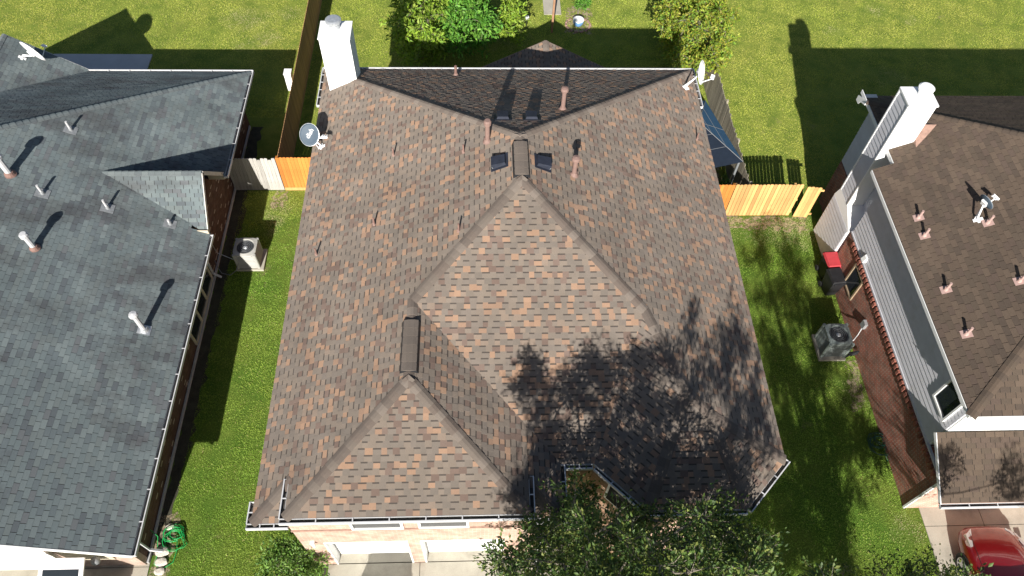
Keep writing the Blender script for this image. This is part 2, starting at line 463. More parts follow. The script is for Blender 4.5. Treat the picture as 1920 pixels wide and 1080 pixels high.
OAK_CLUMPS = [(3.80,-1.90,10.53),(3.53,3.26,6.62),(3.00,2.08,10.81),(0.06,-2.54,11.57),(3.27,-1.11,10.41),(2.11,4.19,9.04),(4.68,2.53,10.06),(1.56,-0.74,11.22),(5.16,-0.19,11.32),(1.79,-0.12,11.51),(6.02,3.82,6.67),(2.33,2.63,8.65),(6.83,3.22,8.39),(1.18,4.01,7.50),(3.42,1.12,10.53),(6.20,2.75,10.20),(5.59,1.82,10.98),(3.36,3.78,9.62),(4.58,3.78,8.53),(4.88,-2.96,10.48),(5.29,2.35,10.03),(5.03,-0.80,10.14),(3.75,3.14,10.18),(1.65,-2.27,11.26),(5.15,3.71,7.45),(2.48,-0.32,10.25),(1.87,5.18,6.84),(3.18,3.24,10.26),(2.77,3.61,8.09),(2.81,3.88,9.63),(0.17,0.62,10.15),(2.83,1.39,8.34),(0.47,0.11,10.18),(3.57,-0.23,10.22),(6.37,1.53,9.95),(3.29,2.07,9.95),(1.53,0.53,10.52),(5.50,2.02,10.45),(2.72,-1.46,10.78),(0.39,0.07,9.38),(2.16,2.92,10.09),(2.91,4.94,6.67),(5.77,-1.38,11.19),(3.24,0.70,8.23),(5.93,0.38,11.28),(0.16,0.70,8.65),(2.20,3.75,7.17),(3.37,2.99,8.74),(1.12,3.83,8.12),(5.97,1.34,10.71),(3.95,0.80,10.66),(5.11,0.44,8.51),(2.09,2.35,8.87),(0.62,0.46,9.80),(4.22,2.54,10.45),(1.98,-1.59,10.41),(4.55,2.93,10.86),(2.84,0.25,11.45),(6.38,-0.93,10.24),(1.97,0.71,10.88),(3.05,-1.19,10.89),(3.15,0.65,9.01),(2.74,4.53,8.72),(1.94,4.14,9.71),(2.75,-2.14,9.67),(2.22,4.05,7.53),(4.92,1.79,11.04),(-0.05,-0.15,9.42),(0.75,4.09,6.42),(1.97,5.16,8.26),(3.65,3.85,9.00),(4.67,4.58,6.29),(3.77,2.84,9.14),(4.46,2.37,8.19),(3.43,3.78,6.91),(5.79,3.64,6.98),(0.33,3.53,10.03),(3.62,0.85,11.50),(1.84,2.98,9.66),(1.29,-3.43,11.38),(4.47,0.90,8.85),(4.48,-2.42,11.02),(5.46,2.67,8.85),(1.56,3.59,9.04),(5.63,0.18,9.40),(0.40,-2.23,10.93),(0.54,2.87,10.03),(2.76,1.55,10.11),(0.22,-0.60,9.49),(3.51,2.55,7.33),(5.45,-0.52,10.99),(5.51,1.39,10.51),(4.18,4.23,9.90),(2.61,-2.44,11.04),(3.37,-0.74,9.59),(4.84,2.86,8.93),(5.02,0.87,9.60),(4.17,-1.41,9.46),(1.69,1.42,11.09),(2.98,3.87,8.88),(4.20,4.09,7.84),(3.62,-1.34,10.69),(1.30,0.91,9.21),(0.32,-1.44,10.95),(4.59,-1.65,9.47),(0.86,0.46,11.10),(2.42,0.44,10.22),(5.74,4.23,7.14),(1.31,-1.20,11.39),(-0.27,0.39,10.91),(0.49,3.66,9.39),(3.09,2.70,9.76),(5.23,-2.89,10.20),(2.50,1.07,11.26),(2.28,0.12,9.25),(2.26,1.43,10.56),(4.05,0.18,9.09),(-0.04,2.66,9.81),(4.31,-0.72,8.94),(5.07,1.43,7.66),(3.83,1.47,8.19),(3.31,1.72,9.38),(4.63,4.57,8.65),(3.05,-1.02,9.40),(0.28,-0.51,9.90),(5.95,-0.89,10.03),(1.51,2.41,10.37),(6.58,2.62,9.03),(4.70,4.36,7.44),(3.08,-0.01,9.75),(2.95,2.26,7.99),(2.10,4.72,7.38),(6.01,2.28,8.94),(4.39,1.40,8.75),(-0.49,-2.98,11.33),(0.07,2.51,10.32),(0.28,1.39,10.36),(3.35,-0.12,8.58),(3.55,1.38,10.22),(5.66,1.74,9.52),(2.80,-0.37,8.81),(1.70,0.74,9.06),(5.64,3.94,7.89),(3.37,4.29,7.65),(0.35,0.49,10.85),(5.43,2.30,8.20),(5.42,-1.54,10.63),(0.34,-1.18,11.42),(5.18,-0.38,9.17),(4.43,1.14,9.61),(5.71,5.22,6.23),(5.75,4.95,6.53),(3.37,4.90,6.93),(4.02,5.41,4.28),(5.96,4.21,6.32),(6.23,4.50,6.63),(7.20,5.09,4.27),(7.04,3.96,4.88),(2.31,4.58,5.52),(1.26,4.15,5.03),(1.69,5.37,5.73),(3.33,4.21,6.56),(3.09,4.50,6.44),(6.88,4.47,5.71),(1.79,4.38,6.82),(1.36,4.68,7.06),(5.09,5.72,4.69),(3.87,3.65,7.04),(2.61,4.32,4.47),(5.60,4.76,6.93),(3.31,3.92,6.27),(1.62,4.58,6.22),(6.80,4.42,5.25),(4.71,3.87,6.36),(3.90,5.51,4.71),(2.32,5.61,4.44),(2.33,4.15,5.19),(5.74,5.48,4.53),(5.01,4.77,7.16),(3.95,5.42,5.92),(6.66,4.84,5.73),(5.17,4.79,5.58),(3.42,4.24,5.24),(2.75,4.71,6.21),(1.28,4.99,6.70),(6.18,4.30,4.43),(2.34,5.07,4.32),(2.52,4.56,5.93),(6.37,4.03,6.31),(2.66,3.78,7.59),(5.94,5.31,5.14),(1.42,5.68,4.60),(1.96,4.82,5.69),(5.00,5.33,5.17),(0.24,4.67,4.37),(3.85,4.82,5.91),(2.75,5.07,4.75),(1.55,3.66,6.88),(1.84,5.64,4.31),(0.80,3.99,5.38),(6.15,5.47,4.24),(5.17,4.07,7.30),(4.32,5.25,6.15),(2.74,3.93,5.86),(2.59,5.51,5.28),(4.55,3.90,6.89),(2.56,6.53,4.23),(5.09,6.25,4.22),(2.51,6.08,4.90),(5.36,4.98,5.16),(4.34,4.30,6.69),(1.41,5.12,6.05),(2.67,5.10,5.97),(4.20,4.61,6.43),(2.47,5.66,5.80),(4.95,4.96,4.65),(3.64,5.16,4.86),(0.77,4.29,4.75),(2.18,6.06,5.56),(2.11,4.13,5.70),(1.18,4.97,4.72),(3.75,3.98,7.45),(4.00,4.76,5.33),(5.29,5.23,6.30),(4.35,4.22,7.35),(3.00,2.73,6.12),(2.16,-1.05,5.39),(1.07,-0.95,7.29),(2.94,0.99,8.01),(2.07,-0.40,6.38),(3.26,-0.87,8.13),(2.60,3.41,6.47),(1.57,-2.50,9.01),(3.06,1.47,4.09),(3.48,2.24,6.76),(2.74,-0.32,7.59),(2.57,3.96,4.77),(3.93,3.67,4.47),(1.42,2.47,4.51),(2.94,-0.12,7.31),(3.51,2.30,4.58),(2.09,2.60,3.22),(1.72,1.92,7.66),(1.40,0.57,6.78),(1.38,3.16,3.86),(2.64,-1.65,7.10),(1.75,-2.15,7.28),(1.32,4.53,3.98),(1.15,-0.56,8.20),(3.04,0.37,5.31),(2.77,-2.41,6.71),(2.34,0.94,4.17),(1.68,-2.59,7.26),(2.31,2.24,6.50),(1.34,-3.28,7.14),(2.27,-0.57,7.75),(2.67,3.81,2.87),(0.82,-0.70,4.84),(1.64,0.41,5.45),(7.06,-3.91,5.67),(7.75,-3.81,6.46),(8.53,-2.24,5.03),(8.02,0.63,4.36),(8.06,-3.33,6.47),(8.29,2.77,2.71),(8.78,0.89,4.14),(7.65,-4.88,7.26),(7.08,-3.02,4.77),(8.21,-1.51,4.92),(7.23,-3.85,6.83),(7.70,-0.42,3.54),(8.09,-4.43,6.15),(6.86,-4.94,6.64),(7.98,-1.28,4.76),(7.59,-2.64,4.43),(7.09,-2.73,6.09),(8.90,-2.07,4.96),(8.27,-0.46,3.61),(7.97,-3.40,5.61),(7.83,0.28,4.24),(8.75,-2.53,5.49),(8.52,-1.91,4.37),(8.39,0.49,3.74),(8.36,-2.85,4.92),(9.28,1.44,3.79),(8.10,1.03,3.35),(8.71,-2.74,4.89),(7.19,-3.76,5.13),(9.15,1.93,3.56),(8.11,-2.63,5.41),(8.72,-1.84,5.17),(8.05,1.36,2.55),(8.64,0.67,2.62)]
ELM_CLUMPS = [(11.59,1.57,7.23),(9.00,-0.02,8.68),(9.76,-0.59,3.95),(9.84,-1.29,9.08),(11.85,0.19,5.36),(10.41,0.83,7.77),(11.19,1.19,8.58),(11.17,3.18,6.98),(9.23,-3.24,5.07),(10.49,-3.84,7.84),(11.13,2.46,3.87),(8.39,0.98,9.33),(10.60,3.64,4.54),(11.03,-5.97,9.15),(9.90,-2.47,5.92),(10.54,2.88,8.04),(10.19,-0.73,3.40),(9.90,-2.37,6.56),(10.64,2.41,6.99),(9.64,0.13,7.53),(10.37,1.17,3.13),(11.52,1.75,4.28),(10.76,2.48,8.31),(8.54,-3.36,9.36),(10.53,-1.32,6.05),(9.71,-0.75,7.00),(9.61,4.06,3.35),(10.24,0.98,9.35),(8.39,-5.56,7.09),(8.61,-0.06,6.97),(9.35,-2.90,5.27),(11.39,1.48,7.58),(8.26,-6.27,7.19),(9.39,1.49,6.20),(9.54,-4.63,9.02),(10.82,-4.60,9.05),(9.98,3.14,8.18),(8.66,-3.19,8.81),(9.05,-4.23,6.58),(8.47,1.86,7.84),(10.78,0.10,5.87),(10.35,-1.75,6.87),(9.37,2.26,5.17),(10.49,2.28,7.73),(8.93,1.26,9.20),(9.56,-4.24,8.39),(10.44,-2.12,4.18),(11.26,3.78,3.85),(8.46,-1.25,8.51),(8.53,0.10,8.83),(9.06,-4.60,7.53),(10.09,0.49,9.17),(8.95,-2.86,8.48),(9.31,0.17,8.90),(9.67,-6.01,7.70),(11.15,-0.20,8.91),(9.60,-6.38,6.55),(10.55,0.24,6.58),(9.15,-2.10,6.80),(10.60,-2.91,9.29),(8.08,-3.43,9.08),(8.28,-6.86,9.01),(11.02,2.41,6.46),(9.35,-0.57,9.19),(10.92,1.68,6.19),(9.88,0.85,4.35),(10.07,1.41,8.78),(9.41,2.64,7.15),(10.66,0.47,5.67),(9.03,-6.43,8.18),(11.74,1.18,4.23),(12.14,3.45,3.33),(10.59,0.78,5.26),(10.11,1.53,7.73),(9.00,-3.94,7.70),(9.14,-5.93,7.31),(9.88,2.39,7.03),(10.11,1.64,2.69),(9.96,-2.22,4.23),(10.88,-1.18,8.67),(9.02,-1.58,8.11),(10.26,-3.06,4.82),(9.99,4.11,3.17),(9.86,1.03,8.25),(11.26,1.32,6.99),(8.30,-5.48,9.00),(10.42,-0.08,4.21),(8.70,-1.15,6.08),(9.93,2.89,1.90),(10.69,1.12,3.37),(8.99,1.62,9.03),(10.40,-0.55,7.52),(8.88,-1.21,5.30),(10.68,0.36,3.88),(10.25,-6.56,8.21),(10.23,-3.72,9.34),(9.43,-3.56,5.58),(8.85,2.94,6.09),(8.95,-1.98,5.61),(8.26,-6.25,9.01),(10.54,-5.44,9.47),(8.88,2.67,8.51),(10.82,-0.41,7.50),(9.73,-4.06,5.33),(11.14,2.12,4.37),(9.70,2.49,4.09),(11.01,1.98,1.84),(12.18,-0.39,5.35),(10.14,-6.02,9.01),(9.62,-2.68,8.28),(8.62,-5.78,7.95),(9.07,1.35,7.80),(9.66,-1.88,6.36),(9.82,1.68,9.26),(9.04,2.19,6.13),(10.67,-3.42,8.03),(9.19,-0.82,4.93),(9.75,-0.72,5.87),(9.61,0.34,4.59),(9.86,0.86,5.10),(10.08,3.57,3.29),(10.56,0.65,6.70),(9.02,-0.19,5.82),(8.31,-3.24,7.89),(9.53,2.54,9.49),(10.08,3.17,5.98),(8.58,-2.55,8.32),(9.40,0.57,6.91),(10.41,1.62,5.69),(11.93,0.58,6.22),(10.88,-0.07,4.34),(9.90,2.00,8.08),(9.85,-2.27,5.07),(9.08,-1.98,5.21),(11.50,-3.18,7.13),(9.22,3.04,5.72),(9.63,-3.14,8.48),(11.24,3.75,1.74),(10.99,-3.23,9.21),(8.26,-3.29,8.45),(8.91,2.28,9.49),(9.54,-4.31,5.91),(9.13,0.81,8.21),(8.68,-5.42,6.63),(9.57,2.77,5.29),(9.28,3.16,5.25),(10.73,1.97,6.56),(9.93,2.51,1.61),(10.62,-4.47,7.66),(8.61,1.01,7.44),(8.57,-2.68,7.31),(12.32,-0.98,8.34),(12.42,-1.66,8.27),(13.12,3.28,5.09),(13.31,3.18,5.68),(14.27,-2.80,9.18),(14.87,1.98,6.02),(14.87,-0.26,7.05),(14.58,1.08,6.31),(14.61,-1.58,7.42),(14.72,-1.60,8.20),(11.63,4.56,3.09),(12.21,4.56,2.83),(11.35,4.65,2.42),(9.96,4.66,2.83),(9.47,4.87,2.25),(12.55,4.58,2.92),(13.38,4.41,2.96),(12.97,4.40,2.71)]

# ------------------------------------------------------------------ ground
def lawn_colour(x, y):
    """lush in the side yards, sun-bleached yellow green in the back yards"""
    back = 1 / (1 + math.exp(-(y - 21.5) * 1.2))
    side = (.058, .135, .016)
    yard = (.155, .215, .036) if x > 10.6 else ((.15, .2, .034) if x < -8.3 else (.12, .19, .03))
    if x > 8 and y < 20:
        side = (.075, .125, .02)
    return tuple(a + (b - a) * back for a, b in zip(side, yard))


def lawn_material():
    m = bpy.data.materials.new('lawn')
    m.use_nodes = True
    t = m.node_tree
    N, L = t.nodes.new, t.links.new
    b = t.nodes['Principled BSDF']
    b.inputs['Roughness'].default_value = .95
    b.inputs['Specular IOR Level'].default_value = .1
    tc = N('ShaderNodeTexCoord')
    sep = N('ShaderNodeSeparateXYZ')
    L(tc.outputs['Object'], sep.inputs[0])

    def rng(v, a, c, lo=0., hi=1.):
        r = N('ShaderNodeMapRange')
        r.inputs['From Min'].default_value, r.inputs['From Max'].default_value = a, c
        r.inputs['To Min'].default_value, r.inputs['To Max'].default_value = lo, hi
        L(v, r.inputs['Value'])
        return r.outputs[0]

    def mix(f, c1, c2):
        x = N('ShaderNodeMix')
        x.data_type = 'RGBA'
        L(f, x.inputs[0])
        for i, c in ((6, c1), (7, c2)):
            if isinstance(c, tuple):
                x.inputs[i].default_value = (*c, 1)
            else:
                L(c, x.inputs[i])
        return x.outputs[2]

    def noise(s, d=5, r=.6):
        n = N('ShaderNodeTexNoise')
        n.inputs['Scale'].default_value, n.inputs['Detail'].default_value, n.inputs['Roughness'].default_value = s, d, r
        L(tc.outputs['Object'], n.inputs['Vector'])
        return n.outputs['Fac']

    col = mix(rng(sep.outputs['Y'], 19.5, 23.5), (.1, .19, .025), (.26, .32, .055))
    col = mix(rng(noise(.35), .4, .65, 0, .5), col, (.32, .32, .07))
    col = mix(rng(noise(1.3), .42, .62, 0, .5), col, (.075, .15, .02))
    col = mix(rng(noise(.5, 6, .7), .63, .72, 0, .75), col, (.3, .25, .13))
    col = mix(rng(noise(22, 3, .7), .3, .7, 0, .6), col, (.05, .09, .013))
    L(col, b.inputs['Base Color'])
    bn = N('ShaderNodeBump')
    bn.inputs['Strength'].default_value = .9
    bn.inputs['Distance'].default_value = .05
    L(noise(30, 4, .7), bn.inputs['Height'])
    L(bn.outputs[0], b.inputs['Normal'])
    return m


M['lawn'] = lawn_material()
g = MB()
g.add([(-300, -300, 0), (300, -300, 0), (300, 300, 0), (-300, 300, 0)], [(0, 1, 2, 3)])
struct(g, 'lawn', M['lawn'])


def sheet(name, poly, z, mat):
    m = MB()
    m.add([(x, y, z) for x, y in poly], [tuple(range(len(poly)))])
    return struct(m, name, mat)


def ragged(poly, amp=.12, step=.25, seed=3):
    """break a straight outline up so that it looks worn"""
    r = random.Random(seed)
    out = []
    for i in range(len(poly)):
        (x0, y0), (x1, y1) = poly[i], poly[(i + 1) % len(poly)]
        n = max(1, int(math.hypot(x1 - x0, y1 - y0) / step))
        for k in range(n):
            t = k / n
            out.append((x0 + (x1 - x0) * t + r.uniform(-amp, amp), y0 + (y1 - y0) * t + r.uniform(-amp, amp)))
    return out


# concrete drives as slabs with open joints, a few centimetres proud of the grass
def slab(name, x0, x1, y0, y1, z=.03, mat='concrete'):
    m = MB()
    m.box(x0, x1, y0, y1, -.05, z)
    return struct(m, name, M[mat])


for i, (x0, x1) in enumerate(((-4.85, -2.03), (-2.01, 2.3))):
    for y0, y1 in ((5.915, 6.3), (2.2, 5.885), (-2.0, 2.18), (-8, -2.02)):
        slab('driveway', x0, x1, y0, y1)
for x0, x1 in ((-16.2, -13.22), (-13.2, -10.35)):
    for y0, y1 in ((5.95, 6.2), (1.5, 5.93), (-6, 1.48)):
        slab('driveway', x0, x1, y0, y1)
for x0, x1 in ((14.4, 16.38), (16.4, 20.0)):
    for y0, y1 in ((6.68, 8.0), (2.5, 6.66), (-6, 2.48)):
        slab('driveway', x0, x1, y0, y1)
for nm, x0, x1, y0, y1 in (('drive_joint_bed', -4.8, 2.28, -7.9, 6.28), ('drive_joint_bed', -16.1, -10.4, -5.9, 6.18), ('drive_joint_bed', 14.45, 19.9, -5.9, 7.9)):
    m = MB()
    m.box(x0, x1, y0, y1, -.05, .008)
    struct(m, nm, M['joint'])
slab('patio_slab', -20.5, -15.85, 26.3, 29.9, .06, 'concrete_grey')
slab('patio_slab', 8.35, 9.75, 26.2, 28.6, .06, 'concrete')
slab('patio_slab', -.6, 5.9, 22.2, 26.2, .05, 'concrete')
slab('footing', -10.42, -10.36, 6.05, 25.0, .12, 'concrete_grey')
sheet('soil', ragged([(9.7, 19.15), (13.6, 18.9), (13.75, 19.75), (9.6, 19.7)], .14, .25, 5), .006, M['soil'])
sheet('soil', ragged([(13.2, 10.8), (13.85, 11.2), (13.85, 13.0), (13.45, 12.6)], .12, .2, 7), .006, M['soil'])
sheet('soil', ragged([(-10.4, 6.2), (-9.95, 6.2), (-9.85, 25), (-10.4, 25)], .12, .25, 8), .006, M['soil_shaded'])
sheet('soil', ragged([(-10.3, 5.4), (-9.75, 5.6), (-9.7, 7.6), (-10.3, 7.6)], .1, .2, 9), .010, M['soil'])
sheet('soil', ragged([(-8.8, 20.3), (-8.3, 20.3), (-8.2, 21.2), (-8.75, 21.2)], .1, .15, 10), .006, M['soil'])
sheet('soil', ragged([(-5.45, 5.5), (-4.88, 5.5), (-4.88, 6.4), (-5.45, 6.4)], .05, .2, 12), .006, M['soil_shaded'])
sheet('soil', ragged([(8.2, 20.2), (10.5, 20.2), (10.5, 26.0), (8.2, 26.0)], .1, .3, 13), .006, M['soil'])
sheet('soil', ragged([(4.35, 31.7), (5.75, 31.7), (5.7, 33.9), (4.45, 33.9)], .12, .2, 14), .006, M['soil'])
# ------------------------------------------------------------------ shingled roofs
def clip(poly, nx, ny, d):
    """keep the part where nx*x + ny*y <= d"""
    out = []
    n = len(poly)
    for i in range(n):
        p, q = poly[i], poly[(i + 1) % n]
        a, b = nx * p[0] + ny * p[1] - d, nx * q[0] + ny * q[1] - d
        if a <= 0:
            out.append(p)
        if (a < 0 < b) or (b < 0 < a):
            t = a / (a - b)
            out.append((p[0] + (q[0] - p[0]) * t, p[1] + (q[1] - p[1]) * t))
    return out


def area(poly):
    return .5 * sum(poly[i][0] * poly[(i + 1) % len(poly)][1] - poly[(i + 1) % len(poly)][0] * poly[i][1] for i in range(len(poly)))


def ccw(poly):
    return poly if area(poly) > 0 else poly[::-1]


class Slope:
    """roof plane z = a x + b y + c, courses laid up the slope from the point (x0, y0)"""
    def __init__(self, a, b, x0, y0, z0):
        self.a, self.b, self.c = a, b, z0 - a * x0 - b * y0
        self.g = math.hypot(a, b)
        self.up = (a / self.g, b / self.g)
        self.u = (self.up[1], -self.up[0])
        self.vref = self.up[0] * x0 + self.up[1] * y0
        k = math.sqrt(1 + self.g ** 2)
        self.n = Vector((-a / k, -b / k, 1 / k))
        self.cos = 1 / k

    def z(self, x, y):
        return self.a * x + self.b * y + self.c

    def uv(self, x, y):
        return self.u[0] * x + self.u[1] * y, self.up[0] * x + self.up[1] * y - self.vref

    def xy(self, u, v):
        v += self.vref
        return self.u[0] * u + self.up[0] * v, self.u[1] * u + self.up[1] * v

    def pt(self, x, y, h=0.0):
        return Vector((x, y, self.z(x, y))) + self.n * h


SLOT = .018
STYLES = {
    'arch': dict(pal=[(0.178, 0.148, 0.123), (0.169, 0.142, 0.121), (0.19, 0.155, 0.127), (0.159, 0.135, 0.115), (0.282, 0.183, 0.126), (0.252, 0.166, 0.118), (0.146, 0.105, 0.087), (0.164, 0.12, 0.1), (0.218, 0.169, 0.134)],
                 w=[.19, .18, .15, .13, .085, .08, .065, .07, .05], exp=.165, mat='shingle_brown'),
    'grey': dict(pal=[(0.129, 0.156, 0.162), (0.142, 0.169, 0.174), (0.113, 0.135, 0.144), (0.157, 0.185, 0.188), (0.096, 0.11, 0.12), (0.122, 0.132, 0.14), (0.135, 0.158, 0.16)],
                 w=[.25, .22, .15, .1, .07, .07, .14], exp=.15, mat='shingle_grey'),
    'dark': dict(pal=[(0.1, 0.074, 0.056), (0.089, 0.068, 0.052), (0.109, 0.081, 0.061), (0.08, 0.061, 0.048), (0.094, 0.069, 0.055)],
                 w=[.25, .22, .2, .15, .18], exp=.16, mat='shingle_dark'),
}


def proj_area(pts):
    q = []
    for p in pts:
        d = p - CAM
        z = d.dot(_F)
        q.append((d.dot(_R) / z, d.dot(_U) / z))
    if max(abs(x) for x, _ in q) > .68 or max(abs(y) for _, y in q) > .385:
        return 0.0
    return abs(area(q))


class Roof:
    """one roof: a deck under laid shingles; the largest 300 in view are pieces of their own"""
    def __init__(self, house, style, seed=1):
        self.house, self.style, self.S = house, style, STYLES[style]
        self.deck, self.field, self.cand = MB(), MB(), []
        self.rng = random.Random(seed)
        self.slopes = 0
        self.caps = []

    def slope(self, sl, polys, tiles=True):
        self.slopes += 1
        polys = [ccw(p) for p in polys if len(p) > 2 and abs(area(p)) > 1e-4]
        for p in polys:
            self.deck.add([sl.pt(x, y, -.006) for x, y in p], [tuple(range(len(p)))])
        if not tiles:
            return
        d = self.S['exp'] * sl.cos
        us = [sl.uv(x, y) for p in polys for x, y in p]
        u0, u1 = min(u for u, _ in us), max(u for u, _ in us)
        v0, v1 = min(v for _, v in us), max(v for _, v in us)
        arch = self.style == 'arch'
        for j in range(int(math.floor(v0 / d)), int(math.ceil(v1 / d))):
            r = random.Random(hash((self.slopes, j, self.style == 'arch')) & 0xffffff)
            va, vb = j * d, (j + 1) * d
            row = []
            for p in polys:
                q = clip(clip(p, *sl.up, vb + sl.vref), -sl.up[0], -sl.up[1], -(va + sl.vref))
                if len(q) > 2 and abs(area(q)) > 1e-5:
                    uu = [sl.uv(x, y)[0] for x, y in q]
                    row.append((q, min(uu), max(uu)))
            if not row:
                continue
            u = u0 - r.uniform(0, .6)
            if not arch:
                u = u0 - .3 - (.15 if j % 2 else 0) - r.choice((0, 0, .05, .1))
            k = 0
            run, ci = 0, 0
            while u < u1:
                if arch:
                    tab = k % 2 == 0
                    w = r.choice((.14, .17, .2)) if tab else r.choice((.14, .17, .21))
                else:
                    tab, w = True, .3
                if run <= 0:
                    ci = r.choices(range(len(self.S['pal'])), self.S['w'])[0]
                    run = 1 if arch else r.choice((1, 1, 1, 2))
                run -= 1
                for q, qa, qb in row:
                    if u + w < qa or u > qb:
                        continue
                    full = [sl.xy(u, va), sl.xy(u + w, va), sl.xy(u + w, vb), sl.xy(u, vb)]
                    c = clip(clip(q, *sl.u, u + w - (0 if arch else SLOT)), -sl.u[0], -sl.u[1], -u)
                    if len(c) < 3 or abs(area(c)) < 1e-5:
                        continue
                    whole = abs(abs(area(c)) - (w - (0 if arch else SLOT)) * d) < 1e-4
                    if whole:
                        self.cand.append((proj_area([sl.pt(*pp) for pp in full]) if tab else 0.0, sl, u, va, w, tab, ci, c))
                    else:
                        self.emit(self.field, sl, c, va, d, tab, ci)
                u += w
                k += 1

    def heights(self, tab):
        if self.style == 'arch':
            return (.0155, .005) if tab else (.009, .003)
        return (.0085, .0035)

    def emit(self, mb, sl, poly, va, d, tab, ci):
        hb, ht = self.heights(tab)
        col = self.S['pal'][ci]
        parts = [(poly, col)]
        if self.style == 'arch' and not tab:         # dark granule band at the head of each cut-out
            lim = va + d * .76 + sl.vref
            parts = [(clip(poly, *sl.up, lim), col), (clip(poly, -sl.up[0], -sl.up[1], -lim), (.07, .059, .052))]
        for q, cc in parts:
            if len(q) < 3 or abs(area(q)) < 1e-6:
                continue
            q = ccw(q)
            n = len(q)
            vs = []
            for x, y in q:
                f = (sl.uv(x, y)[1] - va) / d
                vs.append(sl.pt(x, y, hb + (ht - hb) * f))
            vs += [sl.pt(x, y, -.003) for x, y in q]
            mb.add(vs, [tuple(range(n))] + [(i, n + i, n + (i + 1) % n, (i + 1) % n) for i in range(n)], cc)

    def cap_line(self, p, q, s1, s2, step=.2, w=.15, pal=None):
        """ridge or hip caps from p (low end) to q, bent over the two slopes s1, s2"""
        self.caps.append((Vector(p), Vector(q), s1, s2, step, w, pal))

    def finish(self):
        mat = M[self.S['mat']]
        roof = self.deck.build('roof', M['deck'], self.house)
        self.cand.sort(key=lambda t: -t[0])
        cache = {}
        for rank, (ar, sl, u, va, w, tab, ci, c) in enumerate(self.cand):
            d = self.S['exp'] * sl.cos
            if rank >= 300 or ar <= 0:
                self.emit(self.field, sl, c, va, d, tab, ci)
                continue
            key = (w, ci)
            if key not in cache:
                hb, ht = self.heights(True)
                ww = w - (0 if self.style == 'arch' else SLOT)
                e = self.S['exp']
                mb = MB()
                mb.hexa([(0, 0, -.003), (ww, 0, -.003), (ww, e, -.003), (0, e, -.003), (0, 0, hb), (ww, 0, hb), (ww, e, ht), (0, e, ht)], self.S['pal'][ci])
                cache[key] = mb.mesh('shingle', mat)
            o = bpy.data.objects.new('shingle', cache[key])
            COL.objects.link(o)
            x, y = sl.xy(u, va)
            p0 = sl.pt(x, y)
            U3 = Vector((sl.u[0], sl.u[1], sl.a * sl.u[0] + sl.b * sl.u[1]))
            V3 = Vector((sl.up[0], sl.up[1], sl.g)).normalized()
            o.parent = roof
            o.matrix_parent_inverse = Matrix.Identity(4)
            o.matrix_basis = Matrix(((U3.x, V3.x, sl.n.x, p0.x), (U3.y, V3.y, sl.n.y, p0.y), (U3.z, V3.z, sl.n.z, p0.z), (0, 0, 0, 1)))
        f = self.field.build('shingle_field', mat, roof)
        f['kind'] = 'stuff'
        left = 300
        for p, q, s1, s2, step, w, pal in self.caps:
            dv = q - p
            n = max(1, int(dv.length / step))
            t = dv.normalized()
            dirs = []
            for s in (s1, s2):
                k = s.n.cross(t).normalized()
                dirs.append(k)
            nn = (s1.n + s2.n).normalized()
            # make both wings point outwards and down
            for i, (s, o_) in enumerate(((s1, s2), (s2, s1))):
                if dirs[i].dot(o_.n) > 0:
                    dirs[i] = -dirs[i]
            pal_ = pal or [(.142, .118, .1), (.15, .125, .106), (.122, .1, .086), (.172, .144, .123), (.132, .106, .09)]
            vari = []
            for colr in pal_:
                L_ = step * 1.35
                prof = [dirs[0] * w + s1.n * .012, dirs[0] * w * .3 + nn * .022, dirs[1] * w * .3 + nn * .022, dirs[1] * w + s2.n * .012]
                vs = []
                for base, hh in ((Vector(), .016), (t * L_, .002)):
                    vs += [base + a + nn * hh for a in prof] + [base + a - nn * .02 for a in prof]
                fs = [(0, 1, 9, 8), (1, 2, 10, 9), (2, 3, 11, 10), (0, 4, 5, 1), (1, 5, 6, 2), (2, 6, 7, 3), (0, 8, 12, 4), (3, 7, 15, 11), (8, 9, 13, 12), (9, 10, 14, 13), (10, 11, 15, 14)]
                mb = MB()
                mb.add(vs, fs, colr)
                me = mb.mesh('ridge_cap', mat)
                bm = bmesh.new()
                bm.from_mesh(me)
                bmesh.ops.recalc_face_normals(bm, faces=bm.faces)
                bm.to_mesh(me)
                bm.free()
                vari.append(me)
            for i in range(n):
                o = bpy.data.objects.new('ridge_cap', self.rng.choice(vari))
                COL.objects.link(o)
                o.parent = roof
                o.location = p + dv * (i / n)
        return roof


# ------------------------------------------------------------------ building trim
def gutter(house, p, q, z, out, hang=.75, name='gutter', dark=True):
    """open eaves trough from p to q (plan points), out = plan direction away from the roof"""
    p, q = Vector((*p, z)), Vector((*q, z))
    o = Vector((*out, 0)).normalized()
    d = (q - p).normalized()
    m = MB()
    L = (q - p).length
    mid = (p + q) / 2
    zz = Vector((0, 0, 1))
    m.obox(mid + o * .004 + zz * -.05, d, o, zz, L / 2, .004, .055)
    m.obox(mid + o * .062 - zz * .104, d, o, zz, L / 2 - .002, .05, .004)
    m.obox(mid + o * .122 - zz * .045, d, o, zz, L / 2, .008, .062)
    m.obox(mid + o * .112 + zz * .012, d, o, zz, L / 2 - .001, .012, .006)
    for e in (p + d * .004, q - d * .004):
        m.obox(e + o * .062 - zz * .05, d, o, zz, .004, .058, .05)
    n = max(2, int(L / hang) + 1)
    for i in range(1, n):
        c = p + d * (L * i / n)
        m.obox(c + o * .062 + zz * .012, d, o, zz, .014, .06, .005)
    g = m.build(name, M['gutter_white'], house)
    k = MB()
    k.obox(mid + o * .06 - zz * .094, d, o, zz, L / 2 - .01, .046, .005)
    k.build('trough_shade', M['gutter_shade'], g)  # dark strip that paints the shade inside the open trough
    return g


